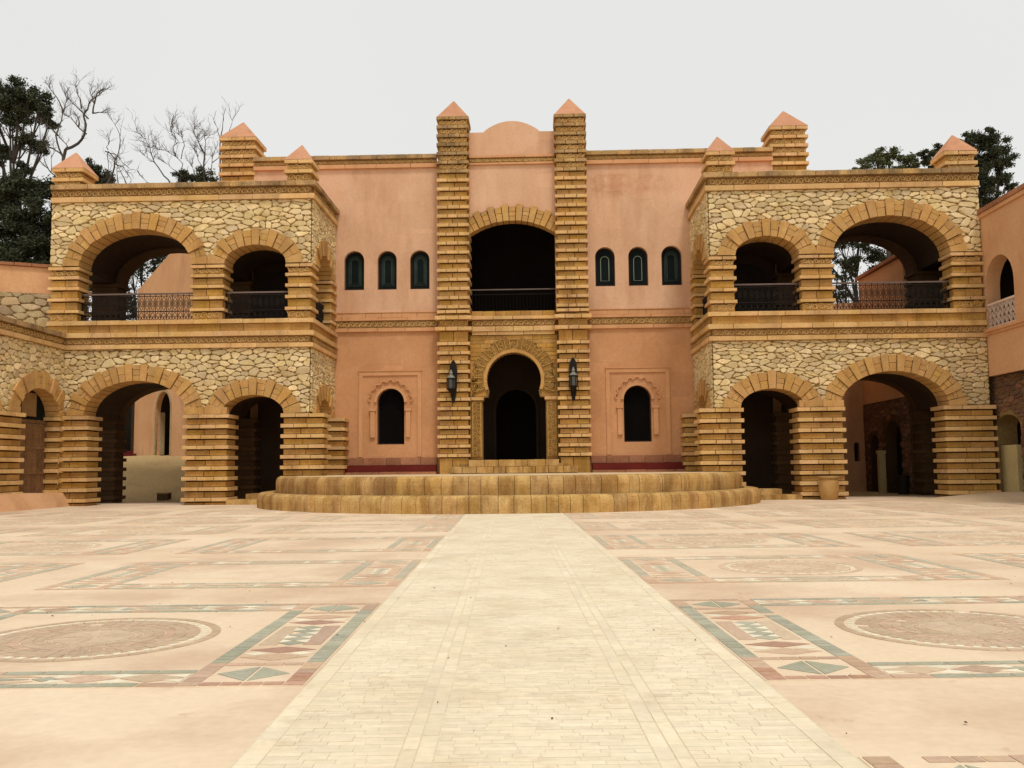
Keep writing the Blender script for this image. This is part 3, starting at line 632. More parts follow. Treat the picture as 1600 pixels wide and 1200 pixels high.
# ------------------------------------------------------------------ main pink building
hall = empty('palace_building', (0, 6, 0), 'pink plastered main building with two tall banded towers and a dark central loggia', 'building')
FM = Fr((0, 4.3, 0), (1, 0, 0), (0, -1, 0)); FC = Fr((.03, 4.1, 0), (1, 0, 0), (0, -1, 0)); FT = Fr((.03, 3.75, 0), (1, 0, 0), (0, -1, 0))
def arch_loop(a, b, z0, zs, zc=None, n=16):
    c, r = (a+b)/2, (b-a)/2; h = (zc-zs) if zc else r
    return [(a, z0), (a, zs)]+[(c-r*math.cos(PI*k/n), zs+h*math.sin(PI*k/n)) for k in range(1, n)]+[(b, zs), (b, z0)]
smallw = [(3.64, 4.50), (5.09, 5.94), (6.53, 7.42)]; loww = (4.75, 5.94)
for s in (-1, 1):
    holes = []
    for a, b in smallw: holes.append(arch_loop(*sorted((s*a, s*b)), 9.17, 10.48))
    g = G(); x0, x1 = sorted((s*1.9, s*11.5)); g.prism(FM, [[(x0, 7.3), (x1, 7.3), (x1, 14.7), (x0, 14.7)]]+holes, -.6, 0); g.out('upper_wall', PLU, hall)
    g = G(); g.prism(FM, [[(x0, 1.0), (x1, 1.0), (x1, 7.297), (x0, 7.297)], arch_loop(*sorted((s*loww[0], s*loww[1])), 2.37, 4.22)], -.6, 0); g.out('lower_wall', PLL, hall)
    # small windows
    for k, (a, b) in enumerate(smallw):
        a, b = sorted((s*a, s*b)); fr = G(); fr.prism(FM, [arch_loop(a+.01, b-.01, 9.18, 10.48), arch_loop(a+.09, b-.09, 9.27, 10.48)], -.30, -.22); w = fr.out('window', IRON, hall)
        p = G(); p.prism(FM, [arch_loop(a+.09, b-.09, 9.27, 10.48)], -.29, -.26); p.out('pane', GLASSD, w)
        g = G(); lead = (s < 0) or k == 2
        if lead:
            g.ribbon(FM, arch_loop(a+.16, b-.16, 9.38, 10.44), .022, -.26, -.245, True)
            for off, n_ in ((.21, 0), (.27, 0)): g.ribbon(FM, arch_loop(a+off, b-off, 9.42+(off-.2), 10.42), .03, -.26, -.243, True)
            L_ = arch_loop(a+.24, b-.24, 9.46, 10.42, n=12)
        else: g.ribbon(FM, arch_loop(a+.25, b-.25, 9.45, 10.36), .026, -.26, -.243, True)
        g.out('tracery', TEAL if lead else TRAC, w)
    # lower window with raised surround
    c = s*5.35; a, b = sorted((s*loww[0], s*loww[1])); u0_, u1_ = sorted((s*4.0, s*6.74))
    g = G(); g.prism(FM, [[(u0_, 1.83), (u0_, 5.55), (u1_, 5.55), (u1_, 1.83), (u1_-.17, 1.83), (u1_-.17, 5.37), (u0_+.17, 5.37), (u0_+.17, 1.83)]], 0, .05)
    g.box(FM, u0_-.02, u1_+.02, 5.553, 5.60, 0, .08); sf = g.out('window_frame', PLT, hall)
    g = G(); arc = [(c+(.66)*math.cos(t), 4.2+.66*math.sin(t)) for t in [PI*k/20 for k in range(21)]]; g.ribbon(FM, arc, .12, 0, .07); g.out('arch_moulding', PLT, sf)
    for k in range(9):
        t = PI*(k+.5)/9; px, pz = c+.86*math.cos(t), 4.2+.86*math.sin(t)
        g = G(); g.ribbon(FM, [(px+.125*math.cos(t+q), pz+.125*math.sin(t+q)) for q in [-PI/2+PI*j/8 for j in range(9)]], .045, 0, .075); g.out('arch_lobe', PLT, sf)
    for sd_ in (-1, 1):
        x = c+sd_*.77
        g = G(); g.box(FM, x-.10, x+.10, 2.68, 3.82, 0, .09); g.out('small_column', PLT, sf); g = G(); g.box(FM, x-.15, x+.12+.02, 3.823, 3.92, 0, .12); g.out('column_cap', PLT, sf)
    g = G(); g.prism(FM, [arch_loop(a+.005, b-.005, 2.375, 4.22), arch_loop(a+.06, b-.06, 2.43, 4.22)], -.34, -.28); w = g.out('window', IRON, hall)
    g = G(); g.prism(FM, [arch_loop(a+.06, b-.06, 2.43, 4.22)], -.33, -.30); g.out('pane', BLKG, w)
    # base course, red plinth
    row('plinth_stone', FM, *sorted((s*3.3, s*11)), 1.47, 1.80, -.1, .10, .75, REDST, hall)
    g = G(); g.box(FM, *sorted((s*3.35, s*8.2)), 1.19, 1.465, -.1, .42); g.out('red_plinth', RED, hall)
    row('plinth_stone', FM, *sorted((s*3.32, s*8.2)), 1.03, 1.185, -.1, .5, 1.1, REDST, hall)
    # belt and cornice
    ua, ub = sorted((s*3.3, s*11.5))
    band(FM, hall, ua, ub, [(7.29, 7.46, .10, 'ledge', PLT, 1.4), (7.46, 7.78, .03, 'frieze', FRZ, 1), (7.78, 7.90, .10, 'ledge', PLT, 1.4), (7.90, 8.12, .035, 'ashlar', PLT, .8), (8.12, 8.17, .06, 'ledge', PLT, 1.2)], 'belt_course')
    band(FM, hall, ua, ub, [(14.62, 14.81, .12, 'ledge', PLT, 1.3), (14.81, 15.02, .04, 'frieze', FRZ, 1), (15.02, 15.21, .2, 'ledge', OLD, .7)], 'cornice')
    # towers
    z = 16.73; zs = []
    while z > 1.6: zs.append(z); z -= .4
    zs = [q for q in zs if not (7.0 < q < 8.15)]+[7.38, 7.86, 8.12]
    t0, t1 = sorted((s*1.95, s*3.2))
    lm = lambda q: OLD if q > 14 else LEDGE
    tw = pier(FT, hall, t0, t1, 1.0, 16.73, -1.3, 0, zl=sorted(zs), pr=.09, lm=lm, bm_=ASH, ln=.5, lt=.145, carved=[16.73-.4*k for k in range(1, 6)]+[7.86]+[16.73], name='tower')
    for q in (7.38, 7.86): row('ledge_stone', FT, t0-.18, t1+.18, q-.17, q-.005, -1.25, .19, .5, LEDGE, tw)
    g = G(); A = [FT.p(t0-.05, 16.735, -1.35), FT.p(t1+.05, 16.735, -1.35), FT.p(t1+.05, 16.735, .05), FT.p(t0-.05, 16.735, .05)]; top = FT.p((t0+t1)/2, 17.72, -.65)
    T_ = [top+(a_-top)*.03 for a_ in A]; g.add(A+T_, [(0, 1, 2, 3), (0, 1, 5, 4), (1, 2, 6, 5), (2, 3, 7, 6), (3, 0, 4, 7), (4, 5, 6, 7)]); g.out('pyramid_cap', PYR, tw)
    # corner pinnacle tower at the far end of the facade
    c0, c1 = sorted((s*11.5, s*13.0))
    pinnacle(FM, hall, c0, c1, -1.5, -.05, 12.6, 16.2, 17.2)
    g = G(); g.box(FM, c0+.02, c1-.02, 0, 12.58, -1.5, -.06); g.out('corner_pier', DPIER, hall)
# body of the building behind the facade
g = G(); g.box(FM, -12.9, -12.5, 0, 14.6, -11, -1.55); g.out('end_wall', SIDE, hall); g = G(); g.box(FM, 12.5, 12.9, 0, 14.6, -11, -1.55); g.out('end_wall', SIDE, hall)
g = G(); g.box(FM, -12.9, 12.9, 0, 14.6, -11.4, -11.01); g.out('rear_wall', SIDE, hall)
g = G(); g.box(FM, -12.45, 12.45, 14.3, 14.55, -11, -.62); g.out('roof', SIDE, hall)
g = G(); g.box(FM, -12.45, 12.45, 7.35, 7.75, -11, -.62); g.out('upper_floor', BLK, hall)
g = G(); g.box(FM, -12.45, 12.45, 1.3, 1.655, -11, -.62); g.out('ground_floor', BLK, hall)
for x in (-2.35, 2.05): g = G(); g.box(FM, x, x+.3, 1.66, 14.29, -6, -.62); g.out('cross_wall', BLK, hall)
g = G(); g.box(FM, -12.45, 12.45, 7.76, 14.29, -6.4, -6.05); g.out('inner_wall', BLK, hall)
# centre bay, upper: plaster field, segmental loggia arch, curved gable
seg = segment(-1.90, 1.90, 11.50, 12.10)
g = G(); g.prism(FC, [outline(-1.93, 1.93, 11.5, 14.66, [(-1.90, 1.90, 11.5, segment(-1.90, 1.90, 11.5, 12.14))])], -.5, 0); g.out('centre_wall', PLU, hall)
arcg = [(-1.25+2.50*k/20, 16.13+.50*math.sin(PI*k/20)**.78) for k in range(21)]
g = G(); g.prism(FC, [[(-1.93, 14.98), (1.93, 14.98), (1.93, 16.13)]+arcg[::-1]+[(-1.93, 16.13)]], -.35, -.03); g.out('curved_gable', PLU, hall)
band(FC, hall, -1.88, 1.88, [(14.62, 14.72, .10, 'ledge', PLT, 1.2), (14.72, 14.93, .04, 'frieze', FRZ, 1), (14.93, 15.04, .12, 'ledge', PLT, 1.2)], 'cornice')
voussoirs(FC, hall, seg, 15, .72, -.5, .10, VOUS, step=.03, odd_th=-.08)
# loggia parapet and belts
band(FC, hall, -1.80, 1.80, [(7.05, 7.20, .10, 'ledge', LEDGE, .7), (7.20, 7.42, .16, 'ledge', LEDGE, .9), (7.42, 7.72, .05, 'frieze', FRZ, 1), (7.72, 7.88, .16, 'ledge', LEDGE, 1), (7.88, 8.10, .06, 'ashlar', ASH, .55)], 'belt_course')
g = G(); g.box(FC, -1.9, 1.9, 7.06, 8.08, -.5, -.12); g.out('loggia_parapet', ASH, hall)
g = G(); g.box(FC, -1.9, 1.9, 9.10, 9.15, -.42, -.37); rt = g.out('railing', RUST, hall)
g = G()
for k in range(25): g.box(FC, -1.8+k*.15, -1.79+k*.15, 8.1, 9.1, -.40, -.39)
g.box(FC, -1.9, 1.9, 8.9, 8.92, -.41, -.38); g.out('rail_bar', IRON, rt)
# portal: ashlar field with a horseshoe arch
cz, r = 5.11, 1.17
hs_ = [(-1.36, 1.60), (-1.36, 4.33), (-1.12, 4.36), (-1.07, 4.62)]+[(-r*math.cos(t), cz+r*math.sin(t)) for t in [-.36+(PI+.72)*k/26 for k in range(27)]]+[(1.07, 4.62), (1.12, 4.36), (1.36, 4.33), (1.36, 1.60)]
g = G(); g.prism(FC, [[(-1.93, 1.60)]+hs_+[(1.93, 1.60), (1.93, 7.06), (-1.93, 7.06)]], -.55, .0); pw = g.out('portal_wall', MORT, hall)
z = 5.95; excl_r = 1.95
while z < 7.0:
    zz = min(z+.18, 7.045); rm = max(0, (1.70**2-max(0, z-cz)**2))**.5 if z-cz < 1.70 else 0
    for (a, b) in (((-1.88, -rm), (rm, 1.88)) if rm > .1 else ((-1.88, 1.88),)):
        if b-a > .12: row('portal_ashlar', FC, a, b, z+.003, zz-.003, -.1, .03, .52, ASH, pw)
    z += .18
g = G()
for sx in (-1, 1):
    x0, x1 = sorted((sx*1.37, sx*1.86)); block('jamb_stone', FC, x0, x1, 1.70, 4.22, -.5, .035, PFRZ, pw); block('impost', FC, x0-(.06 if sx > 0 else 0), x1+(.06 if sx < 0 else 0), 4.22, 4.36, -.5, .10, LEDGE, pw)
    g.ribbon(FC, [(x0+.07, 1.8), (x0+.07, 4.12), (x1-.07, 4.12), (x1-.07, 1.8)], .03, .035, .07, True)
    for k in range(13):
        for q in (0, 1): scroll(g, FC, (x0+x1)/2+(-.08 if (k+q) % 2 else .08), 1.93+k*.172+q*.08, .19, 1 if q else -1, .035, .02, R.uniform(0, 6))
    # field beside the arch
    block('portal_field', FC, sx*1.2 if sx > 0 else -1.88, 1.88 if sx > 0 else -1.2, 4.37, 5.94, -.1, .012, ASH, pw)
# radiating carved panels with a stepped outer edge
fH = lambda t: ((-(r+.0)*math.cos(-.36+(PI+.72)*t), cz+(r)*math.sin(-.36+(PI+.72)*t)), (-math.cos(-.36+(PI+.72)*t), math.sin(-.36+(PI+.72)*t)))
gg = G(); gg.prism(FC, [curve_pts(fH, 30, .0)+curve_pts(fH, 30, .14)[::-1]], -.54, .09); gg.out('horseshoe_moulding', VOUS, pw)
NP = 11
for i in range(NP):
    t0_, t1_ = (i+.03)/NP, (i+.97)/NP; th = .62 if i % 2 == 0 else .54
    if i in (0, NP-1): th = .62
    q = [curve_pts(fH, NP*6, .15)[j] for j in range(i*6, i*6+7)]; q2 = [curve_pts(fH, NP*6, th+.05)[j] for j in range(i*6, i*6+7)]
    q = [(max(-1.88, min(1.88, a_)), b_) for a_, b_ in q]; q2 = [(max(-1.88, min(1.88, a_)), b_) for a_, b_ in q2]
    gp = G(); gp.prism(FC, [q+q2[::-1]], -.05, .05); gp.out('carved_panel', PFRZ, pw)
    L_ = q[1:-1]+q2[1:-1][::-1]; cx_ = sum(a_ for a_, b_ in L_)/len(L_); cz_ = sum(b_ for a_, b_ in L_)/len(L_)
    g.ribbon(FC, [(cx_+(a_-cx_)*.93, cz_+(b_-cz_)*.93) for a_, b_ in L_], .025, .05, .085, True)
    for k in range(9):
        fx, fz = R.uniform(-.17, .17), R.uniform(-.17, .17); scroll(g, FC, max(-1.8, min(1.8, cx_+fx)), cz_+fz, .15, R.choice((-1, 1)), .05, .018, R.uniform(0, 6))
for k in range(40):
    x = R.choice((-1, 1))*R.uniform(1.62, 1.8); scroll(g, FC, x, R.uniform(4.45, 5.85), .15, R.choice((-1, 1)), .02, .02, R.uniform(0, 6))
g.out('arabesque_carving', PCARV, pw, kind='stuff')
# vestibule with an inner doorway
FV = Fr((.03, 7.2, 0), (1, 0, 0), (0, -1, 0))
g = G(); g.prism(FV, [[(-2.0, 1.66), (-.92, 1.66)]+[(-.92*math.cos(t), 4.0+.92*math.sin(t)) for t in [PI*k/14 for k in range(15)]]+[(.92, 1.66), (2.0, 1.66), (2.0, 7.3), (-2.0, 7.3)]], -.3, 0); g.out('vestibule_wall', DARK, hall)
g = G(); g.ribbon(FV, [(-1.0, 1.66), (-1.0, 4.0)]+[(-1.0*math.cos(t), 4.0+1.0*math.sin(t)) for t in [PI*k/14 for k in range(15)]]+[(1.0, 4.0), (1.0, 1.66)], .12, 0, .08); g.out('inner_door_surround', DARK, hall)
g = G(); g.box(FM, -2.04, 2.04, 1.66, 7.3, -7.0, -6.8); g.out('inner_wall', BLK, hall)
# door steps
for (a, z0, z1, d) in ((2.70, 1.09, 1.37, 1.15), (2.28, 1.37, 1.50, .62), (1.92, 1.37, 1.66, .75)):
    row('door_step', FM, -a, a, z0, z1, .21, d, .62, POD, hall)

# ------------------------------------------------------------------ round-ended podium
pod = empty('podium', (-.1, .5, 0), 'low two-tier curved stone podium with rounded edges in front of the entrance', 'podium')
def tier(Rr, z0, z1, da, var):
    c = Vector((-.1, .03, 0)); metas = []
    h = z1-z0; prof = [(0, 0), (.015, h*.55), (.002, h-.15), (-.025, h-.07), (-.08, h-.018), (-.18, h), (-.55, h-.0)]
    for k in range(var):
        w = (da*(.82+.12*k))/Rr; vs = []; fs = []; nseg = 2
        for i in range(nseg+1):
            t = w*(i/nseg)-.0; t = t+(.0045/Rr*1.6 if i == 0 else (-.0045/Rr*1.6 if i == nseg else 0))
            for (dr, z) in prof: vs.append(Vector(((Rr+dr)*math.cos(t), (Rr+dr)*math.sin(t), z0+z)))
        n = len(prof)
        for i in range(nseg): fs += [(i*n+j, (i+1)*n+j, (i+1)*n+j+1, i*n+j+1) for j in range(n-1)]
        for i in (0, nseg): vs += [Vector(((Rr-.55)*math.cos(w*i/nseg), (Rr-.55)*math.sin(w*i/nseg), z0))]
        e0, e1 = len(vs)-2, len(vs)-1
        fs += [tuple(range(n))+(e0,), tuple(range(nseg*n, nseg*n+n))+(e1,)]
        me = bpy.data.meshes.new('riser_stone'); me.from_pydata([tuple(v) for v in vs], [], fs)
        bm = bmesh.new(); bm.from_mesh(me); bmesh.ops.recalc_face_normals(bm, faces=bm.faces); bm.to_mesh(me); bm.free(); me.materials.append(POD); metas.append((me, w))
    g = G(); g.lathe((-.1, .03, 0), [(Rr-.06, z0), (Rr-.06, z1-.10), (Rr-.5, z1-.035)], 96); core = g.out('podium_tier', PODT if z0 > .4 else MORT, pod)
    t = -PI-.25
    while t < .25:
        me, w = R.choice(metas); o = bpy.data.objects.new('riser_stone', me); COL.objects.link(o); attach(o, core)
        o.matrix_basis = Matrix.Translation(c+Vector((math.cos(t), math.sin(t), 0))*R.uniform(-.012, .008)) @ Matrix.Rotation(t, 4, 'Z'); t += w
    return core
tier(9.33, 0, .52, .42, 4); up_ = tier(8.68, .50, 1.08, .44, 4)
g = G(); g.lathe((-.1, .03, 0), [(8.2, 1.0), (8.2, 1.073)], 96); g.out('podium_paving', PODT, up_)

# ------------------------------------------------------------------ lanterns on the towers
def lantern(x, z, lab, dx):
    rt = empty('wall_lantern', (x, 3.6, z), lab, 'lantern', 'wall lanterns beside the entrance'); F = Fr((x, 3.66, 0), (1, 0, 0), (0, -1, 0)); c = z
    g = G(); g.prism(F, [[(-.0, c+.98), (-.08, c+.88), (-.15, c+.70), (-.17, c+.45), (-.15, c-.25), (-.10, c-.62), (-.06, c-.84), (0, c-.9), (.06, c-.84), (.10, c-.62), (.15, c-.25), (.17, c+.45), (.15, c+.70), (.08, c+.88)]], 0, .06); g.out('back_plate', IRON, rt)
    L = (x+dx, 3.66-.32)
    g = G(); g.tube(Vector((x, 3.6, c-.30)), Vector((L[0], L[1], c-.36)), .025, .025, 8); g.tube(Vector((x, 3.6, c-.55)), Vector((L[0], L[1], c-.40)), .02, .02, 8); g.out('bracket', IRON, rt)
    g = G(); g.lathe((L[0], L[1], c), [(.15, -.30), (.17, -.28), (.17, .10), (.15, .12)], 6); b = g.out('lantern_body', LANG, rt)
    g = G()
    for k in range(6):
        t = PI*k/3; p = Vector((L[0]+.175*math.cos(t), L[1]+.175*math.sin(t), c)); g.tube(p+Vector((0, 0, -.3)), p+Vector((0, 0, .12)), .018, .018, 5)
    g.lathe((L[0], L[1], c), [(.19, -.33), (.20, -.30), (.19, -.27)], 6); g.lathe((L[0], L[1], c), [(.19, .10), (.21, .13), (.19, .16)], 6); g.out('lantern_frame', IRON, b)
    g = G(); g.lathe((L[0], L[1], c), [(.17, .165), (.13, .24), (.06, .29), (.055, .33), (.08, .36), (.05, .44), (.012, .52)], 12); g.out('lantern_cap', PALE, b)
    g = G(); g.lathe((L[0], L[1], c), [(.14, -.335), (.08, -.44), (.03, -.5), (.012, -.56)], 8); g.out('lantern_drop', IRON, b)
lantern(-2.55, 4.97, 'dark iron wall lantern with pale cap, on the tower left of the doorway', -.07)
lantern(2.57, 5.02, 'dark iron wall lantern with pale cap, on the tower right of the doorway', .0)

# ------------------------------------------------------------------ left side building (faces the court)
lb = empty('side_building', (-18.2, -5, 0), 'rubble stone side building with old wooden arched door at left edge of the court', 'building')
FL = Fr((-17.6, 0, 0), (0, -1, 0), (1, 0, 0))       # u runs towards the viewer
LA = [(.40, 3.15), (5.0, 7.6), (9.5, 12.1)]
g = G(); g.prism(FL, [outline(0.0, 14, 3.45, 6.11, [(a-.05, b+.05, 3.45, ellipse(a-.05, b+.05, 3.45, 4.5)) for a, b in LA])], -.5, -.0); w = g.out('stone_wall', MORT, lb)
fs_ = [insd(a, b, 3.45, 4.45, .42) for a, b in LA]
rubble(FL, w, .02, 14, 3.47, 6.1, lambda u, z: any(f(u, z) for f in fs_), RUB, .36, .20, indiv=60, seed=77)
for a, b in LA: voussoirs(FL, lb, ellipse(a, b, 3.45, 4.45), 15, .64, -.5, .11, VOUS)
pier(FL, lb, .16, .42, .45, 3.45, -.5, .06, ln=.5); 
for a, b in ((3.08, 5.05), (7.55, 9.55), (12.05, 14)): pier(FL, lb, a, b, .45, 3.45, -.5, .14)
band(FL, lb, .19, 14, [(6.10, 6.28, .15, 'ledge', LEDGE, 1.15), (6.28, 6.56, .045, 'frieze', FRZ, 1), (6.56, 6.76, .17, 'ledge', OLD, .8)], 'belt_course')
g = G(); g.box(FL, -1.0, 14, 6.3, 6.62, -4, -.1); g.out('terrace_floor', SAND, lb)
g = G(); g.box(FL, -.9, 14, 0, 6.3, -1.6, -1.45); g.out('rear_wall', DARK, lb)
for a, b in LA:
    wd = G(); wd.prism(FL, [[(a-.1, .5), (a-.1, 3.3), (b+.1, 3.3), (b+.1, .5)]], -.46, -.42); dr = wd.out('door', WOOD, lb)
    for k in range(2):
        x0 = a-.05+k*(b-a+.1)/2; x1 = x0+(b-a+.1)/2-.03
        for (z0, z1) in ((.55, 1.25), (1.33, 2.2), (2.28, 3.15)):
            xs = splits(x0+.06, x1-.06, .32, .02)
            for q0, q1 in zip(xs, xs[1:]): block('door_plank', FL, q0+.006, q1-.006, z0, z1, -.42, -.39, WOOD, dr)
        for z0 in (.47, 1.25, 2.2, 3.17): block('door_rail', FL, x0, x1, z0, z0+.09, -.42, -.36, WOOD, dr)
        for xx in (x0, x1-.07): block('door_stile', FL, xx, xx+.07, .56, 3.16, -.41, -.37, WOOD, dr)
    gg = G(); gg.box(FL, a+.75, a+1.75, 3.42, 4.3, -.44, -.40); gg.out('boarded_fanlight', BOARD, dr)
    gg = G(); gg.prism(FL, [arch_loop(a-.05, b+.05, 3.31, 3.45, 4.5)], -.50, -.46); gg.out('fanlight_glass', GLASSD, dr)
# pink plastered apron at the foot
vs = []
for u, h, o_ in ((.0, .52, .55), (1.5, .55, .75), (3.5, .6, .95), (9, .62, 1.1), (14, .62, 1.1)): vs += [FL.p(u, 0, -.9), FL.p(u, h, -.9), FL.p(u, h, .22), FL.p(u, 0, .25+o_*.45)]
fs2 = [(0, 1, 2, 3)]
for i in range(4): fs2 += [(4*i+k, 4*i+4+k, 4*i+4+(k+1) % 4, 4*i+(k+1) % 4) for k in range(4)]
mobj('plaster_apron', vs, fs2+[(16, 17, 18, 19)], SIDE, lb)
# terrace wall behind, rubble below, plaster above, tiled coping
tw_ = empty('terrace_wall', (-21.5, .2, 6.6), 'pale plastered terrace wall with rubble base above the left side building', 'wall')
FW = Fr((-18.35, .62, 0), (-1, -.45, 0), (.45, -1, 0))
g = G(); g.box(FW, 0, 9, 6.4, 9.52, -.5, 0); w = g.out('plaster_wall', SIDE, tw_)
g = G(); g.box(FW, 0, 9, 6.4, 8.45, .0, .05); w2 = g.out('rubble_base', MORT, tw_)
rubble(FW, w2, 0, 9, 6.6, 8.45, lambda u, z: False, GREYR, .55, .27, indiv=40, seed=5, d0=.05, d=.07)
row('coping_slab', FW, 0, 9, 9.53, 9.66, -.6, .12, .8, REDST, tw_)

# ------------------------------------------------------------------ right side building
rb = empty('side_building', (18.9, -5, 0), 'orange plastered side building with lattice balustrade over dark stone arches, right edge', 'building')
FR = Fr((18.3, .3, 0), (0, -1, 0), (-1, 0, 0)); RA = [(.42, 2.55), (5.4, 7.5), (10.4, 12.5)]
g = G(); g.prism(FR, [[(0, 4.6), (15, 4.6), (15, 10.9), (0, 10.9)]]+[arch_loop(a, b, 6.42, 7.98) for a, b in RA], -.55, 0); g.out('plaster_wall', SIDE, rb)
row('coping_slab', FR, 0, 15, 10.9, 11.08, -.7, .13, .9, REDST, rb); g = G(); g.box(FR, 0, 15, 10.74, 10.895, -.5, .07); g.out('coping_moulding', PLT, rb)
g = G(); g.box(FR, .0, 15, 6.26, 6.38, -.1, .13); g.box(FR, 0, 15, 6.16, 6.256, -.1, .07); g.out('ledge', PLT, rb)
for a, b in RA:
    g = G(); g.box(FR, a, b, 6.40, 6.46, -.12, -.02); g.box(FR, a, b, 7.28, 7.35, -.13, -.01); ba = g.out('lattice_balustrade', WHITE, rb)
    g = G(); nz_ = 3; hz = .82/nz_; n = 7; st = (b-a)/n
    for j in range(nz_):
        g.box(FR, a, b, 6.46+(j+1)*hz-.02, 6.46+(j+1)*hz+.005, -.10, -.04)
        for i in range(n):
            for sx in (-1, 1): g.ribbon(FR, [(a+(i+.5)*st, 6.46+j*hz), (a+(i+.5+sx*.5)*st, 6.46+(j+1)*hz)], .028, -.10, -.04)
    for i in range(n): g.box(FR, a+(i+.5)*st-.01, a+(i+.5)*st+.01, 6.46, 7.28, -.095, -.05)
    g.out('lattice_bar', WHITE, ba)
g = G(); g.box(FR, -.2, 15, 6.1, 6.4, -4, -.5); g.box(FR, -.2, 15, 10.4, 10.7, -4, -.5); g.box(FR, -.2, 15, 6.4, 10.4, -4.2, -4); g.box(FR, -.4, -.2, 0, 10.7, -4.2, -.5)
g.box(FR, 3.4, 3.7, 6.4, 10.4, -4, -.56); g.out('gallery_room', DARK, rb)
F2 = Fr((18.55, .3, 0), (0, -1, 0), (-1, 0, 0)); LA2 = [(.10, 1.95), (4.2, 6.2), (8.6, 10.6)]
g = G(); g.prism(F2, [outline(-3.9, 15, 2.62, 4.62, [(a, b, 2.62, ellipse(a, b, 2.62, 3.10)) for a, b in LA2])], -.8, 0); w = g.out('dark_stone_wall', MORT, rb)
f2 = [insd(a, b, 2.62, 3.1, .08) for a, b in LA2]
rubble(F2, w, 0, 15, 2.64, 4.6, lambda u, z: any(f(u, z) for f in f2), DST, .42, .15, indiv=60, seed=9, irregular=.3)
for a, b in ((-3.9, .10), (1.95, 4.2), (6.2, 8.6), (10.6, 15)):
    g = G(); g.box(F2, a, b, -.05, 2.63, -.8, -.001); w3 = g.out('dark_stone_pier', MORT, rb); rubble(F2, w3, a+.02, b-.02, 0, 2.62, lambda u, z: False, DST, .42, .16, seed=11, irregular=.3)
for i, k in enumerate(splits(0, 15, .5)[:-1]): block('eave_stone', F2, k+.01, k+.49, 4.56+R.uniform(0, .04), 4.70, -.1, .14+R.uniform(-.04, .04), DST, rb)
g = G(); g.box(F2, -.3, 15, 0, 4.6, -4, -3.8); g.out('arcade_rear_wall', BLK, rb); g = G(); g.box(F2, -.3, 15, 4.0, 4.55, -3.8, -.81); g.out('arcade_ceiling', BLK, rb)
block('whitewashed_block', F2, .12, 1.30, -.02, 1.96, -.75, -.12, CREAM, rb)
g = G(); g.box(F2, 1.32, 1.95, 0, 2.6, -.5, -.45)
g.out('dark_gate', IRON, rb)

# ------------------------------------------------------------------ things seen through the arches
rl = sheet('earth_ramp', -30, -13.0, 4.6, 30, .0, RAMP, 12, 24, fn=lambda x, y: min(2.1, max(0, (y-5.0)*.36))+.08*noise.noise(Vector((x*.5, y*.5, 0)))-.005)
ow = empty('courtyard_wall', (-17, 11, 1.9), 'pink wall with a tall dark arch and sloping top, seen through the left wing', 'wall')
dA = Vector((-22.1, 16.8, 0)); dB = Vector((-12.95, 6.3, 0)); U_ = (dB-dA).normalized(); FO = Fr(dA, U_, (U_.y, -U_.x, 0)); LO = (dB-dA).length
us = (Vector((-19.75, 14.05, 0))-dA).length; ue = (Vector((-18.25, 12.35, 0))-dA).length
g = G(); g.prism(FO, [[(0, 1), (LO, 1), (LO, 12.6), (5.7, 13.0), (5.2, 13.0), (0, 11.8)], arch_loop(us, ue, 2.15, 4.5, 5.55)], -.25, 0); g.out('plaster_wall', SIDE, ow)
row('arch_edge_stone', FO, us-.16, us, 2.2, 4.5, -.5, .03, .3, GREYR, ow); g = G(); g.ribbon(FO, [(us-.08, 2.15), (us-.08, 4.5)]+[(q[0]-.0, q[1]+.06) for q in arch_loop(us-.08, ue+.08, 2.15, 4.5, 5.6)[2:-2]]+[(ue+.08, 4.5), (ue+.08, 2.15)], .16, -.1, .03); g.out('arch_trim', GREYR, ow)
g = G(); g.box(FO, us-3, ue+6, 1, 8, -1.4, -1.2); g.out('recess_wall', DARK, ow)
rh = empty('rear_house', (-24, 18, 1), 'shaded rear house with dark doorway and red steps behind the left wing', 'building'); FH = Fr((-27.5, 17.3, 0), (1, 0, 0), (0, -1, 0))
g = G(); g.prism(FH, [[(0, 1), (5.2, 1), (5.2, 8.4), (0, 8.4)], arch_loop(2.6, 5.0, 2.1, 5.2)], -.5, 0); g.out('house_wall', DARK, rh); g = G(); g.box(FH, 0, 5.2, 1, 8.4, -3.2, -3); g.out('inner_wall', BLK, rh)
for k in range(3): block('red_step', FH, 3.0+.0, 6.6-k*.3, 2.0+k*.17, 2.16+k*.17, -.4, 1.3-k*.4, RED, rh)
block_o = empty('stone_block', (-15.5, 5.0, 0), 'small dark stone block sitting on the earth behind left wing', 'block'); FB = Fr((-15.5, 5.0, 0), (1, 0, 0), (0, -1, 0))
g = G(); g.box(FB, -.24, .24, -.05, .32, -.2, .2); g.out('block_body', DPIER, block_o); g = G(); g.box(FB, -.26, .26, .32, .37, -.22, .22); g.out('block_top', MORT, block_o)
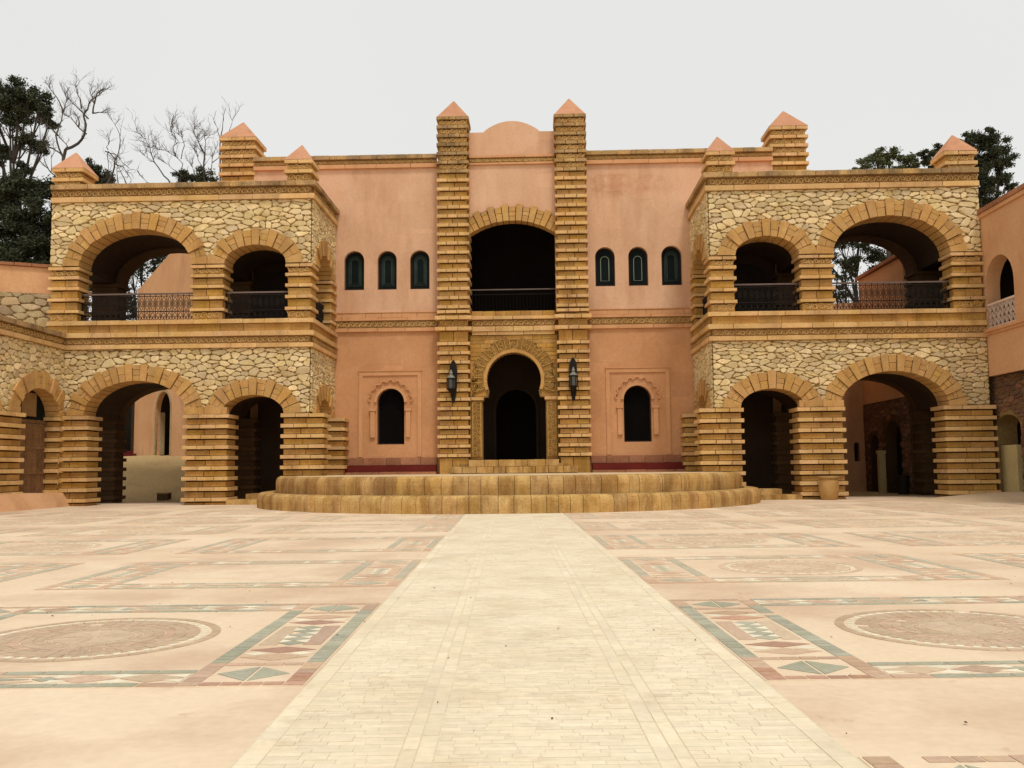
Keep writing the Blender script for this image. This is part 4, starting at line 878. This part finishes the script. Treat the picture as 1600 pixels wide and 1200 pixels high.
# right
rw = empty('court_wall', (17.2, 7.5, 0), 'tall orange wall over dark arched stonework, seen through the right wing', 'wall')
FX = Fr((16.95, 10, 0), (0, -1, 0), (-1, 0, 0))
g = G(); g.prism(FX, [[(0.01, 4.18), (5.6, 4.18), (5.6, 10.3), (0.01, 10.35)]], -.5, -.02); g.out('plaster_wall', SIDE, rw); row('coping_slab', FX, -.1, 5.6, 10.36, 10.52, -.6, .12, .8, REDST, rw)
g = G(); g.prism(FX, [[(0, 0), (5.6, 0), (5.6, 4.2), (0, 4.2)], arch_loop(.8, 1.9, .02, 1.9, 2.7), arch_loop(2.7, 4.6, .02, 2.3)], -.5, -.0); w = g.out('dark_stone_wall', DPIER, rw)
fX = lambda u, z: (.7 < u < 2.0 and z < 2.8) or (2.55 < u < 4.75 and z < 3.4); rubble(FX, w, 0, 5.6, .05, 4.15, fX, DST, .45, .2, seed=13, d=.03)
g = G(); g.box(FX, -.6, 9, 0, 5, -.9, -.7); g.out('recess_wall', BLK, rw)
fw_ = empty('court_wall', (15, 10.2, 0), 'orange rear wall with a narrow slit window, deepest behind the right wing', 'wall'); FY = Fr((12.9, 10.0, 0), (1, 0, 0), (0, -1, 0))
g = G(); g.prism(FY, [[(0, 0), (4.5, 0), (4.5, 9.3), (0, 9.1)], arch_loop(3.52, 3.78, 1.45, 2.25)], -.5, 0); g.out('plaster_wall', SIDE, fw_); g = G(); g.box(FY, 3.45, 3.85, 1.4, 2.5, -.48, -.3); g.out('slit_window', BLK, fw_)
sheet('rear_court', 12.9, 30, 3.1, 12, .006, RAMP)
pl = empty('gate_post', (16.62, 7, 0), 'slim cream limewashed gate post behind the right wing', 'post'); FP = Fr((16.62, 7, 0), (1, 0, 0), (0, -1, 0))
g = G(); g.box(FP, -.14, .14, 0, 1.78, -.14, .14); g.out('post_shaft', CREAM, pl); g = G(); g.box(FP, -.17, .17, 1.78, 1.92, -.17, .17); g.out('post_cap', CREAM, pl)
bn = empty('waste_bin', (16.5, 4.55, 0), 'dark metal bin standing by the rear pier under right wing', 'bin'); g = G(); g.lathe((16.62, 4.6, 0), [(.22, .02), (.26, .75)], 20); g.out('bin_body', IRON, bn)
g = G(); g.lathe((16.62, 4.6, 0), [(.27, .74), (.29, .76), (.29, .80), (.26, .82)], 20); g.out('bin_rim', IRON, bn)
# clay urn in front of the right middle pier
ur = empty('clay_urn', (11.85, -.72, 0), 'big golden clay urn standing before the right wing middle pier', 'urn')
g = G(); g.lathe((11.85, -.72, 0), [(.25, -.02), (.29, .03), (.355, .30), (.365, .55), (.34, .74), (.33, .78)], 32); g.out('urn_body', CLAY, ur, smooth=True)
g = G(); g.lathe((11.85, -.72, 0), [(.335, .775), (.38, .80), (.385, .85), (.36, .88), (.30, .88), (.29, .80)], 32); g.out('urn_rim', CLAY, ur, smooth=True)
g = G(); g.lathe((11.85, -.72, 0), [(.05, .70), (.28, .72)], 20); g.out('urn_soil', DST, ur)
# sand drifted against the right corner
sheet('sand_drift', 14.5, 24, -4.5, 1.2, .002, SAND, 30, 20, fn=lambda x, y: .26*max(0, 1-((x-19)/4.0)**2-((y+1.4)/2.4)**2)**1.2-.0005)
# leaf litter on the plaza
g = G()
for k in range(130):
    a, b = R.uniform(-9, 9), R.choice((R.uniform(3, 12), R.uniform(3, 30))); c = pp(a, b, .0085 if abs(a) < 1.4 else .009); rr_ = R.uniform(.004, .015); t = R.uniform(0, 6); n = 5
    g.add([c+Vector((rr_*math.cos(t+2*PI*i/n)*R.uniform(.5, 1), rr_*math.sin(t+2*PI*i/n)*R.uniform(.5, 1), R.uniform(.001, .006))) for i in range(n)]+[c+Vector((0, 0, .009))], [(i, (i+1) % n, n) for i in range(n)])
g.out('leaf_litter', props(BARK, None) if False else BARK, None, kind='stuff')
bpy.data.objects['leaf_litter']['label'] = 'tiny dark leaf bits scattered over the paving'

# ------------------------------------------------------------------ trees
def foliage(blobs, y, n_per, ls, seed, flat=.8):
    r = random.Random(seed); vs = []; fs = []
    for (x, z, rad) in blobs:
        subs = []
        for k in range(max(8, int(20*rad))):
            d = Vector((r.gauss(0, 1), r.gauss(0, 1), r.gauss(0, 1))).normalized()*rad*r.uniform(.25, 1.08)
            subs.append((Vector((x, y, z))+Vector((d.x, d.y*1.1, d.z*flat)), rad*r.uniform(.10, .26)+.06))
        for k in range(int(n_per*rad**1.6)):
            c, sr = r.choice(subs); d = Vector((r.gauss(0, .62), r.gauss(0, .62), r.gauss(0, .42)))*sr
            p = c+d; a = Vector((r.gauss(0, 1), r.gauss(0, 1), r.gauss(-.25, .7))).normalized(); b = a.orthogonal().normalized(); b = (Matrix.Rotation(r.uniform(0, 6), 3, a) @ b); s = ls*r.uniform(.6, 1.3); i = len(vs)
            vs += [p-a*s, p+b*s*.4, p+a*s, p-b*s*.4]; fs.append((i, i+1, i+2, i+3))
    return vs, fs
def tree(name, lab, x, y, base, blobs, m, trunk_r=.28, n_per=900, ls=.15, seed=1, group='evergreens behind the wings'):
    rt = empty(name, (x, y, base), lab, 'tree', group); r = random.Random(seed)
    vs, fs = foliage(blobs, y, n_per*2.1, ls*.72, seed); mobj('crown', vs, fs, m, rt, recalc=False)
    g = G(); zmax = max(b[1] for b in blobs); p = Vector((x, y, base)); stem = [p]
    tx = sum(b[0] for b in blobs)/len(blobs)
    for k in range(1, 8): f = k/7; stem.append(Vector((x+(tx-x)*f+r.uniform(-.25, .25), y+r.uniform(-.2, .2), base+(zmax-base)*.94*f)))
    for k in range(7): g.tube(stem[k], stem[k+1], trunk_r*(1-k/7.6), trunk_r*(1-(k+1)/7.6), 8)
    g.out('trunk', BARK, rt)
    g = G()
    for (bx, bz, br) in blobs:
        fz = max(.25, min(.9, (bz-br*1.2-base)/(zmax-base)-.05)); k = min(6, int(fz*7)); a = stem[k]; b = Vector((bx, y+r.uniform(-.4, .4)*br, bz)); m_ = (a+b)/2+Vector((r.uniform(-.3, .3), 0, r.uniform(-.5, 0)))
        g.tube(a, m_, .11, .075, 6); g.tube(m_, b, .075, .03, 6)
        for q in range(4): e = b+Vector((r.uniform(-1, 1), r.uniform(-1, 1), r.uniform(-.4, .8)))*br*.8; g.tube(m_+(b-m_)*.5, e, .035, .012, 5)
    g.out('branch', BARK, rt); return rt
# big evergreen at the left edge
tree('evergreen_tree', 'tall dark evergreen with open tufted crown at far left edge', -31.3, 20, 0,
     [(-31.6, 25.4, 1.1), (-30.5, 24.9, 1.0), (-32.8, 24.6, 1.2), (-31.8, 23.8, 1.2), (-30.0, 23.9, .8), (-29.3, 23.2, .55), (-34.0, 23.6, 1.2), (-33.2, 25.6, .9), (-30.9, 21.9, .9), (-29.8, 21.6, .55), (-32.4, 21.3, .9), (-31.0, 20.2, .7), (-33.5, 20.8, .9)], LEAF, .34, 1500, .13, 4)
tree('evergreen_tree', 'broad dark evergreen mass low behind the left terrace wall', -30.5, 18.5, 0,
     [(-29.2, 18.4, 1.2), (-30.7, 18.6, 1.3), (-32.3, 18.2, 1.4), (-27.5, 17.9, 1.0), (-28.2, 16.6, 1.5), (-30.2, 16.4, 1.7), (-32.2, 16, 1.7), (-28.0, 14.6, 1.7), (-30.2, 14.2, 1.9), (-32.4, 13.8, 1.8), (-27.6, 12.6, 1.6), (-29.8, 12, 1.8), (-32, 11.8, 1.8), (-26.3, 15.5, 1.2), (-26.2, 13.2, 1.3), (-34, 15, 1.8)], LEAF, .4, 1700, .15, 5)
tree('evergreen_tree', 'small round dark evergreen behind the left corner pinnacle', -26.4, 20.5, 0, [(-26.6, 20.1, .85), (-25.9, 19.5, .8), (-27.2, 19.0, .9), (-26.4, 18.3, 1.0), (-25.6, 18.2, .7)], LEAF, .2, 1500, .12, 6)
tree('evergreen_tree', 'dark bush-like evergreen among bare twigs left of the rear pinnacle', -19.8, 19, 0, [(-20.4, 19.3, .7), (-19.4, 19.2, .75), (-20.0, 18.3, 1.0), (-18.8, 18.6, .7), (-21.2, 18.0, .7), (-18.6, 17.8, .8)], LEAF, .2, 1300, .11, 7)
tree('evergreen_tree', 'dark leafy tree glimpsed through the upper left arch', -23.4, 22, 0, [(-24.6, 14.2, 1.2), (-23.2, 15.3, 1.3), (-24.8, 12.0, 1.2), (-25.4, 10.2, 1.1), (-22.0, 16.6, 1.2), (-26, 13, 1.2), (-24, 16.8, 1.2)], LEAF, .25, 600, .13, 8)
# right
tree('evergreen_tree', 'dark dense round-headed tree at the right wing outer pinnacle', 28.6, 20, 0, [(28.3, 21.0, .9), (29.0, 20.4, .9), (27.4, 20.6, .8), (29.3, 19.4, .75), (28.2, 19.6, 1.0), (28.9, 18.3, .8), (27.8, 18.2, .9), (28.4, 17.2, .8), (29.7, 18.0, .45), (27.5, 16.8, .8), (25.8, 20.2, .55), (25.0, 19.8, .6), (25.6, 19.4, .6), (26.6, 19.4, .6)], LEAF, .3, 1900, .12, 9)
tree('olive_tree', 'grey-green feathery tree peeking over right wing roof', 22.5, 21, 0, [(21.2, 19.6, .55), (22.1, 20.2, .7), (23.0, 20.3, .7), (23.9, 20.0, .6), (24.5, 19.6, .5), (22.6, 19.3, .9), (20.5, 19.3, .4), (23.6, 19.2, .8)], LEAF2, .2, 1500, .12, 10, group=None)
tree('evergreen_tree', 'dark open-crowned tree seen through the upper right arch', 21.5, 24, 0, [(20.6, 15.6, 1.1), (22.2, 15.2, 1.1), (21, 14.0, 1.1), (23.6, 14.6, 1.0), (19.8, 13.4, .8), (22.8, 13.2, .9), (20.6, 12.2, .8), (24.8, 15.8, 1.0), (19.4, 15.2, .8), (21.8, 17.0, 1.0)], LEAF, .25, 700, .14, 12)
# bare trees: measured main limbs (x, z), each with its own depth wander, and grown twigs
LIMBS = {
    'A': [[(-27.38, 20.17), (-27.20, 20.70), (-26.48, 21.05), (-26.01, 21.50), (-25.84, 22.11), (-25.92, 22.60), (-25.66, 22.96), (-25.50, 23.45), (-25.03, 23.84), (-24.68, 24.04)], [(-25.92, 22.60), (-26.24, 22.97), (-26.60, 23.34), (-27.06, 23.75), (-27.34, 24.21)], [(-26.38, 23.24), (-26.35, 23.74), (-26.54, 24.28), (-26.65, 24.74)], [(-25.66, 22.96), (-25.59, 23.54), (-25.74, 23.99), (-25.83, 24.27)], [(-25.59, 23.54), (-25.39, 24.08), (-24.87, 24.43)], [(-26.02, 21.66), (-26.47, 22.03), (-26.75, 22.40), (-27.11, 22.76), (-27.34, 22.95)], [(-26.52, 22.12), (-26.53, 22.57), (-26.77, 22.94)], [(-27.38, 20.17), (-27.58, 20.71), (-27.74, 21.52), (-27.67, 22.15), (-27.47, 22.86), (-27.30, 23.13), (-27.23, 23.58), (-26.97, 23.84)], [(-27.48, 23.09), (-27.76, 23.68), (-28.00, 24.13), (-28.32, 24.50), (-28.51, 24.82)], [(-27.74, 21.57), (-28.06, 21.98), (-28.43, 22.30), (-28.78, 22.44)], [(-27.21, 20.79), (-27.28, 21.06), (-27.69, 21.52)], [(-27.48, 20.40), (-27.93, 20.72), (-28.47, 21.00), (-28.65, 21.18), (-28.75, 21.54), (-29.29, 21.64)], [(-25.71, 22.96), (-25.35, 23.04), (-25.00, 23.12)]],
    'B': [[(-24.69, 18.52), (-24.44, 18.96), (-24.20, 19.58), (-24.21, 20.02), (-24.09, 20.55), (-23.93, 21.17), (-24.09, 21.89), (-24.37, 22.39)], [(-24.21, 20.02), (-24.66, 20.56), (-24.74, 20.12), (-24.81, 19.50), (-24.74, 18.79)], [(-24.20, 19.75), (-23.67, 19.57), (-23.40, 19.12), (-23.12, 18.58)], [(-24.67, 20.65), (-24.80, 20.83), (-24.50, 21.10)], [(-23.99, 18.55), (-24.14, 19.22), (-24.20, 19.75)], [(-22.83, 19.33), (-22.56, 18.92), (-22.29, 18.56)], [(-24.84, 20.57), (-24.22, 20.38), (-23.77, 19.83), (-23.32, 19.47)], [(-23.47, 18.50), (-23.75, 19.21), (-24.07, 19.80)]],
    'D': [[(-27.87, 18.94), (-28.14, 19.30), (-28.60, 19.75), (-29.15, 20.30), (-29.61, 20.80)], [(-28.60, 19.75), (-28.98, 20.38), (-29.08, 20.92), (-28.74, 21.18)], [(-28.42, 19.57), (-28.53, 20.29), (-28.64, 21.00)]],
    'C': [[(-20.93, 18.54), (-21.47, 19.17), (-21.79, 19.71), (-22.11, 20.25), (-22.30, 20.87), (-22.58, 21.41), (-22.98, 21.78)], [(-21.79, 19.71), (-22.28, 20.16), (-22.69, 20.43)], [(-20.41, 18.61), (-20.43, 19.32), (-20.26, 19.85), (-20.71, 20.31), (-21.15, 20.58), (-21.77, 20.77), (-22.04, 20.96)], [(-20.36, 20.12), (-20.11, 20.92), (-20.30, 21.46), (-20.74, 21.82), (-20.84, 22.27)], [(-20.42, 19.23), (-20.96, 19.60), (-21.49, 20.05)], [(-20.71, 20.31), (-20.81, 20.93), (-20.60, 21.28), (-20.92, 21.65), (-21.06, 22.10)]],
    'E': [[(-18.97, 18.59), (-19.03, 19.47), (-19.01, 20.45), (-19.33, 21.08), (-19.69, 21.80), (-19.66, 22.25)], [(-18.67, 18.58), (-18.65, 20.00), (-18.62, 20.53)], [(-18.61, 20.00), (-18.31, 20.35), (-18.09, 20.70)], [(-19.05, 20.45), (-18.98, 21.25), (-19.12, 21.79)], [(-19.80, 18.60), (-19.73, 19.31), (-19.92, 20.02)], [(-19.03, 19.47), (-19.39, 20.10), (-19.58, 20.73)], [(-19.19, 20.72), (-19.42, 21.26), (-19.47, 21.62)]],
    'F': [[(-17.56, 19.98), (-17.54, 21.22), (-17.51, 21.93), (-17.46, 22.60)], [(-17.53, 20.86), (-17.72, 21.58), (-17.90, 22.03)], [(-17.14, 20.86), (-16.89, 21.74), (-16.72, 22.27)]],
}
def bare(key, lab, y, r0_, seed, twig=5, zig=.5):
    L = LIMBS[key]; r = random.Random(seed); x0, z0 = L[0][0]
    rt = empty('bare_tree', (x0, y, 0), lab, 'tree', 'leafless trees behind the left wing'); tk = G(); g = G(); z0b = z0-.3
    tk.tube(Vector((x0+.5, y, 0)), Vector((x0+.2, y, z0b*.6)), r0_*2.2, r0_*1.5, 8); tk.tube(Vector((x0+.2, y, z0b*.6)), Vector((x0, y, z0)), r0_*1.5, r0_, 8); tk.out('trunk', BARE, rt)
    def twigs(p, d, ln, rad, k):
        n = 4; a = p
        for i in range(n):
            d = (d+Vector((r.gauss(0, .25), r.gauss(0, .2), r.gauss(0, .2)+.05))).normalized(); b = a+d*ln/n; g.tube(a, b, rad*(1-.2*i), rad*(1-.2*(i+1)), 4)
            if k > 0 and r.random() < .75: twigs(b, (d+Vector((r.uniform(-1, 1), r.uniform(-.7, .7), r.uniform(-.4, .7)))*.8).normalized(), ln*r.uniform(.45, .75), rad*.62, k-1)
            a = b
    for li, limb in enumerate(L):
        n = len(limb); rs = r0_ if li == 0 else r0_*r.uniform(.42, .6); dy = 0; a = Vector((limb[0][0], y, limb[0][1])); 
        if limb[-1][1] < limb[0][1]-.3 or limb[0][1] < L[0][0][1]+.2: rs = max(rs, r0_*.6)
        for i in range(1, n):
            dy += r.uniform(-.22, .22); e = Vector((limb[i][0], y+dy, limb[i][1])); m_ = (a+e)/2+Vector((r.uniform(-.05, .05), 0, r.uniform(-.05, .05))); f0, f1 = 1-.82*(i-1)/(n-1), 1-.82*i/(n-1)
            g.tube(a, m_, rs*f0, rs*(f0+f1)/2, 6); g.tube(m_, e, rs*(f0+f1)/2, rs*f1, 6); d = (e-a).normalized()
            if f0 < .85:
                for q in range(twig if i < n-1 else twig+2):
                    sp = a+(e-a)*r.random(); twigs(sp, (d*.8+Vector((r.uniform(-1, 1), r.uniform(-.8, .8), r.uniform(-.2, .9)))*.8).normalized(), r.uniform(.35, .95), .017, 2)
            a = e
    g.out('branch', BARE, rt)
bare('A', 'leafless tree with wide curving forked limbs beside the left corner pinnacle', 18, .10, 3, 2)
bare('B', 'small dead tree with one crooked tall stem above the left wing roof', 18, .06, 17, 1)
bare('D', 'slanting dead branch-like sapling left of the left corner pinnacle', 18.6, .055, 8, 1)
bare('C', 'wispy leafless tree above the middle of the left wing roof', 18.4, .05, 23, 3)
bare('E', 'upright leafless tree with dense fine twigs just left of rear pinnacle', 18.8, .06, 31, 4)
bare('F', 'leafless tree showing only its twig tips over the left rear pinnacle', 17.2, .045, 37, 0)
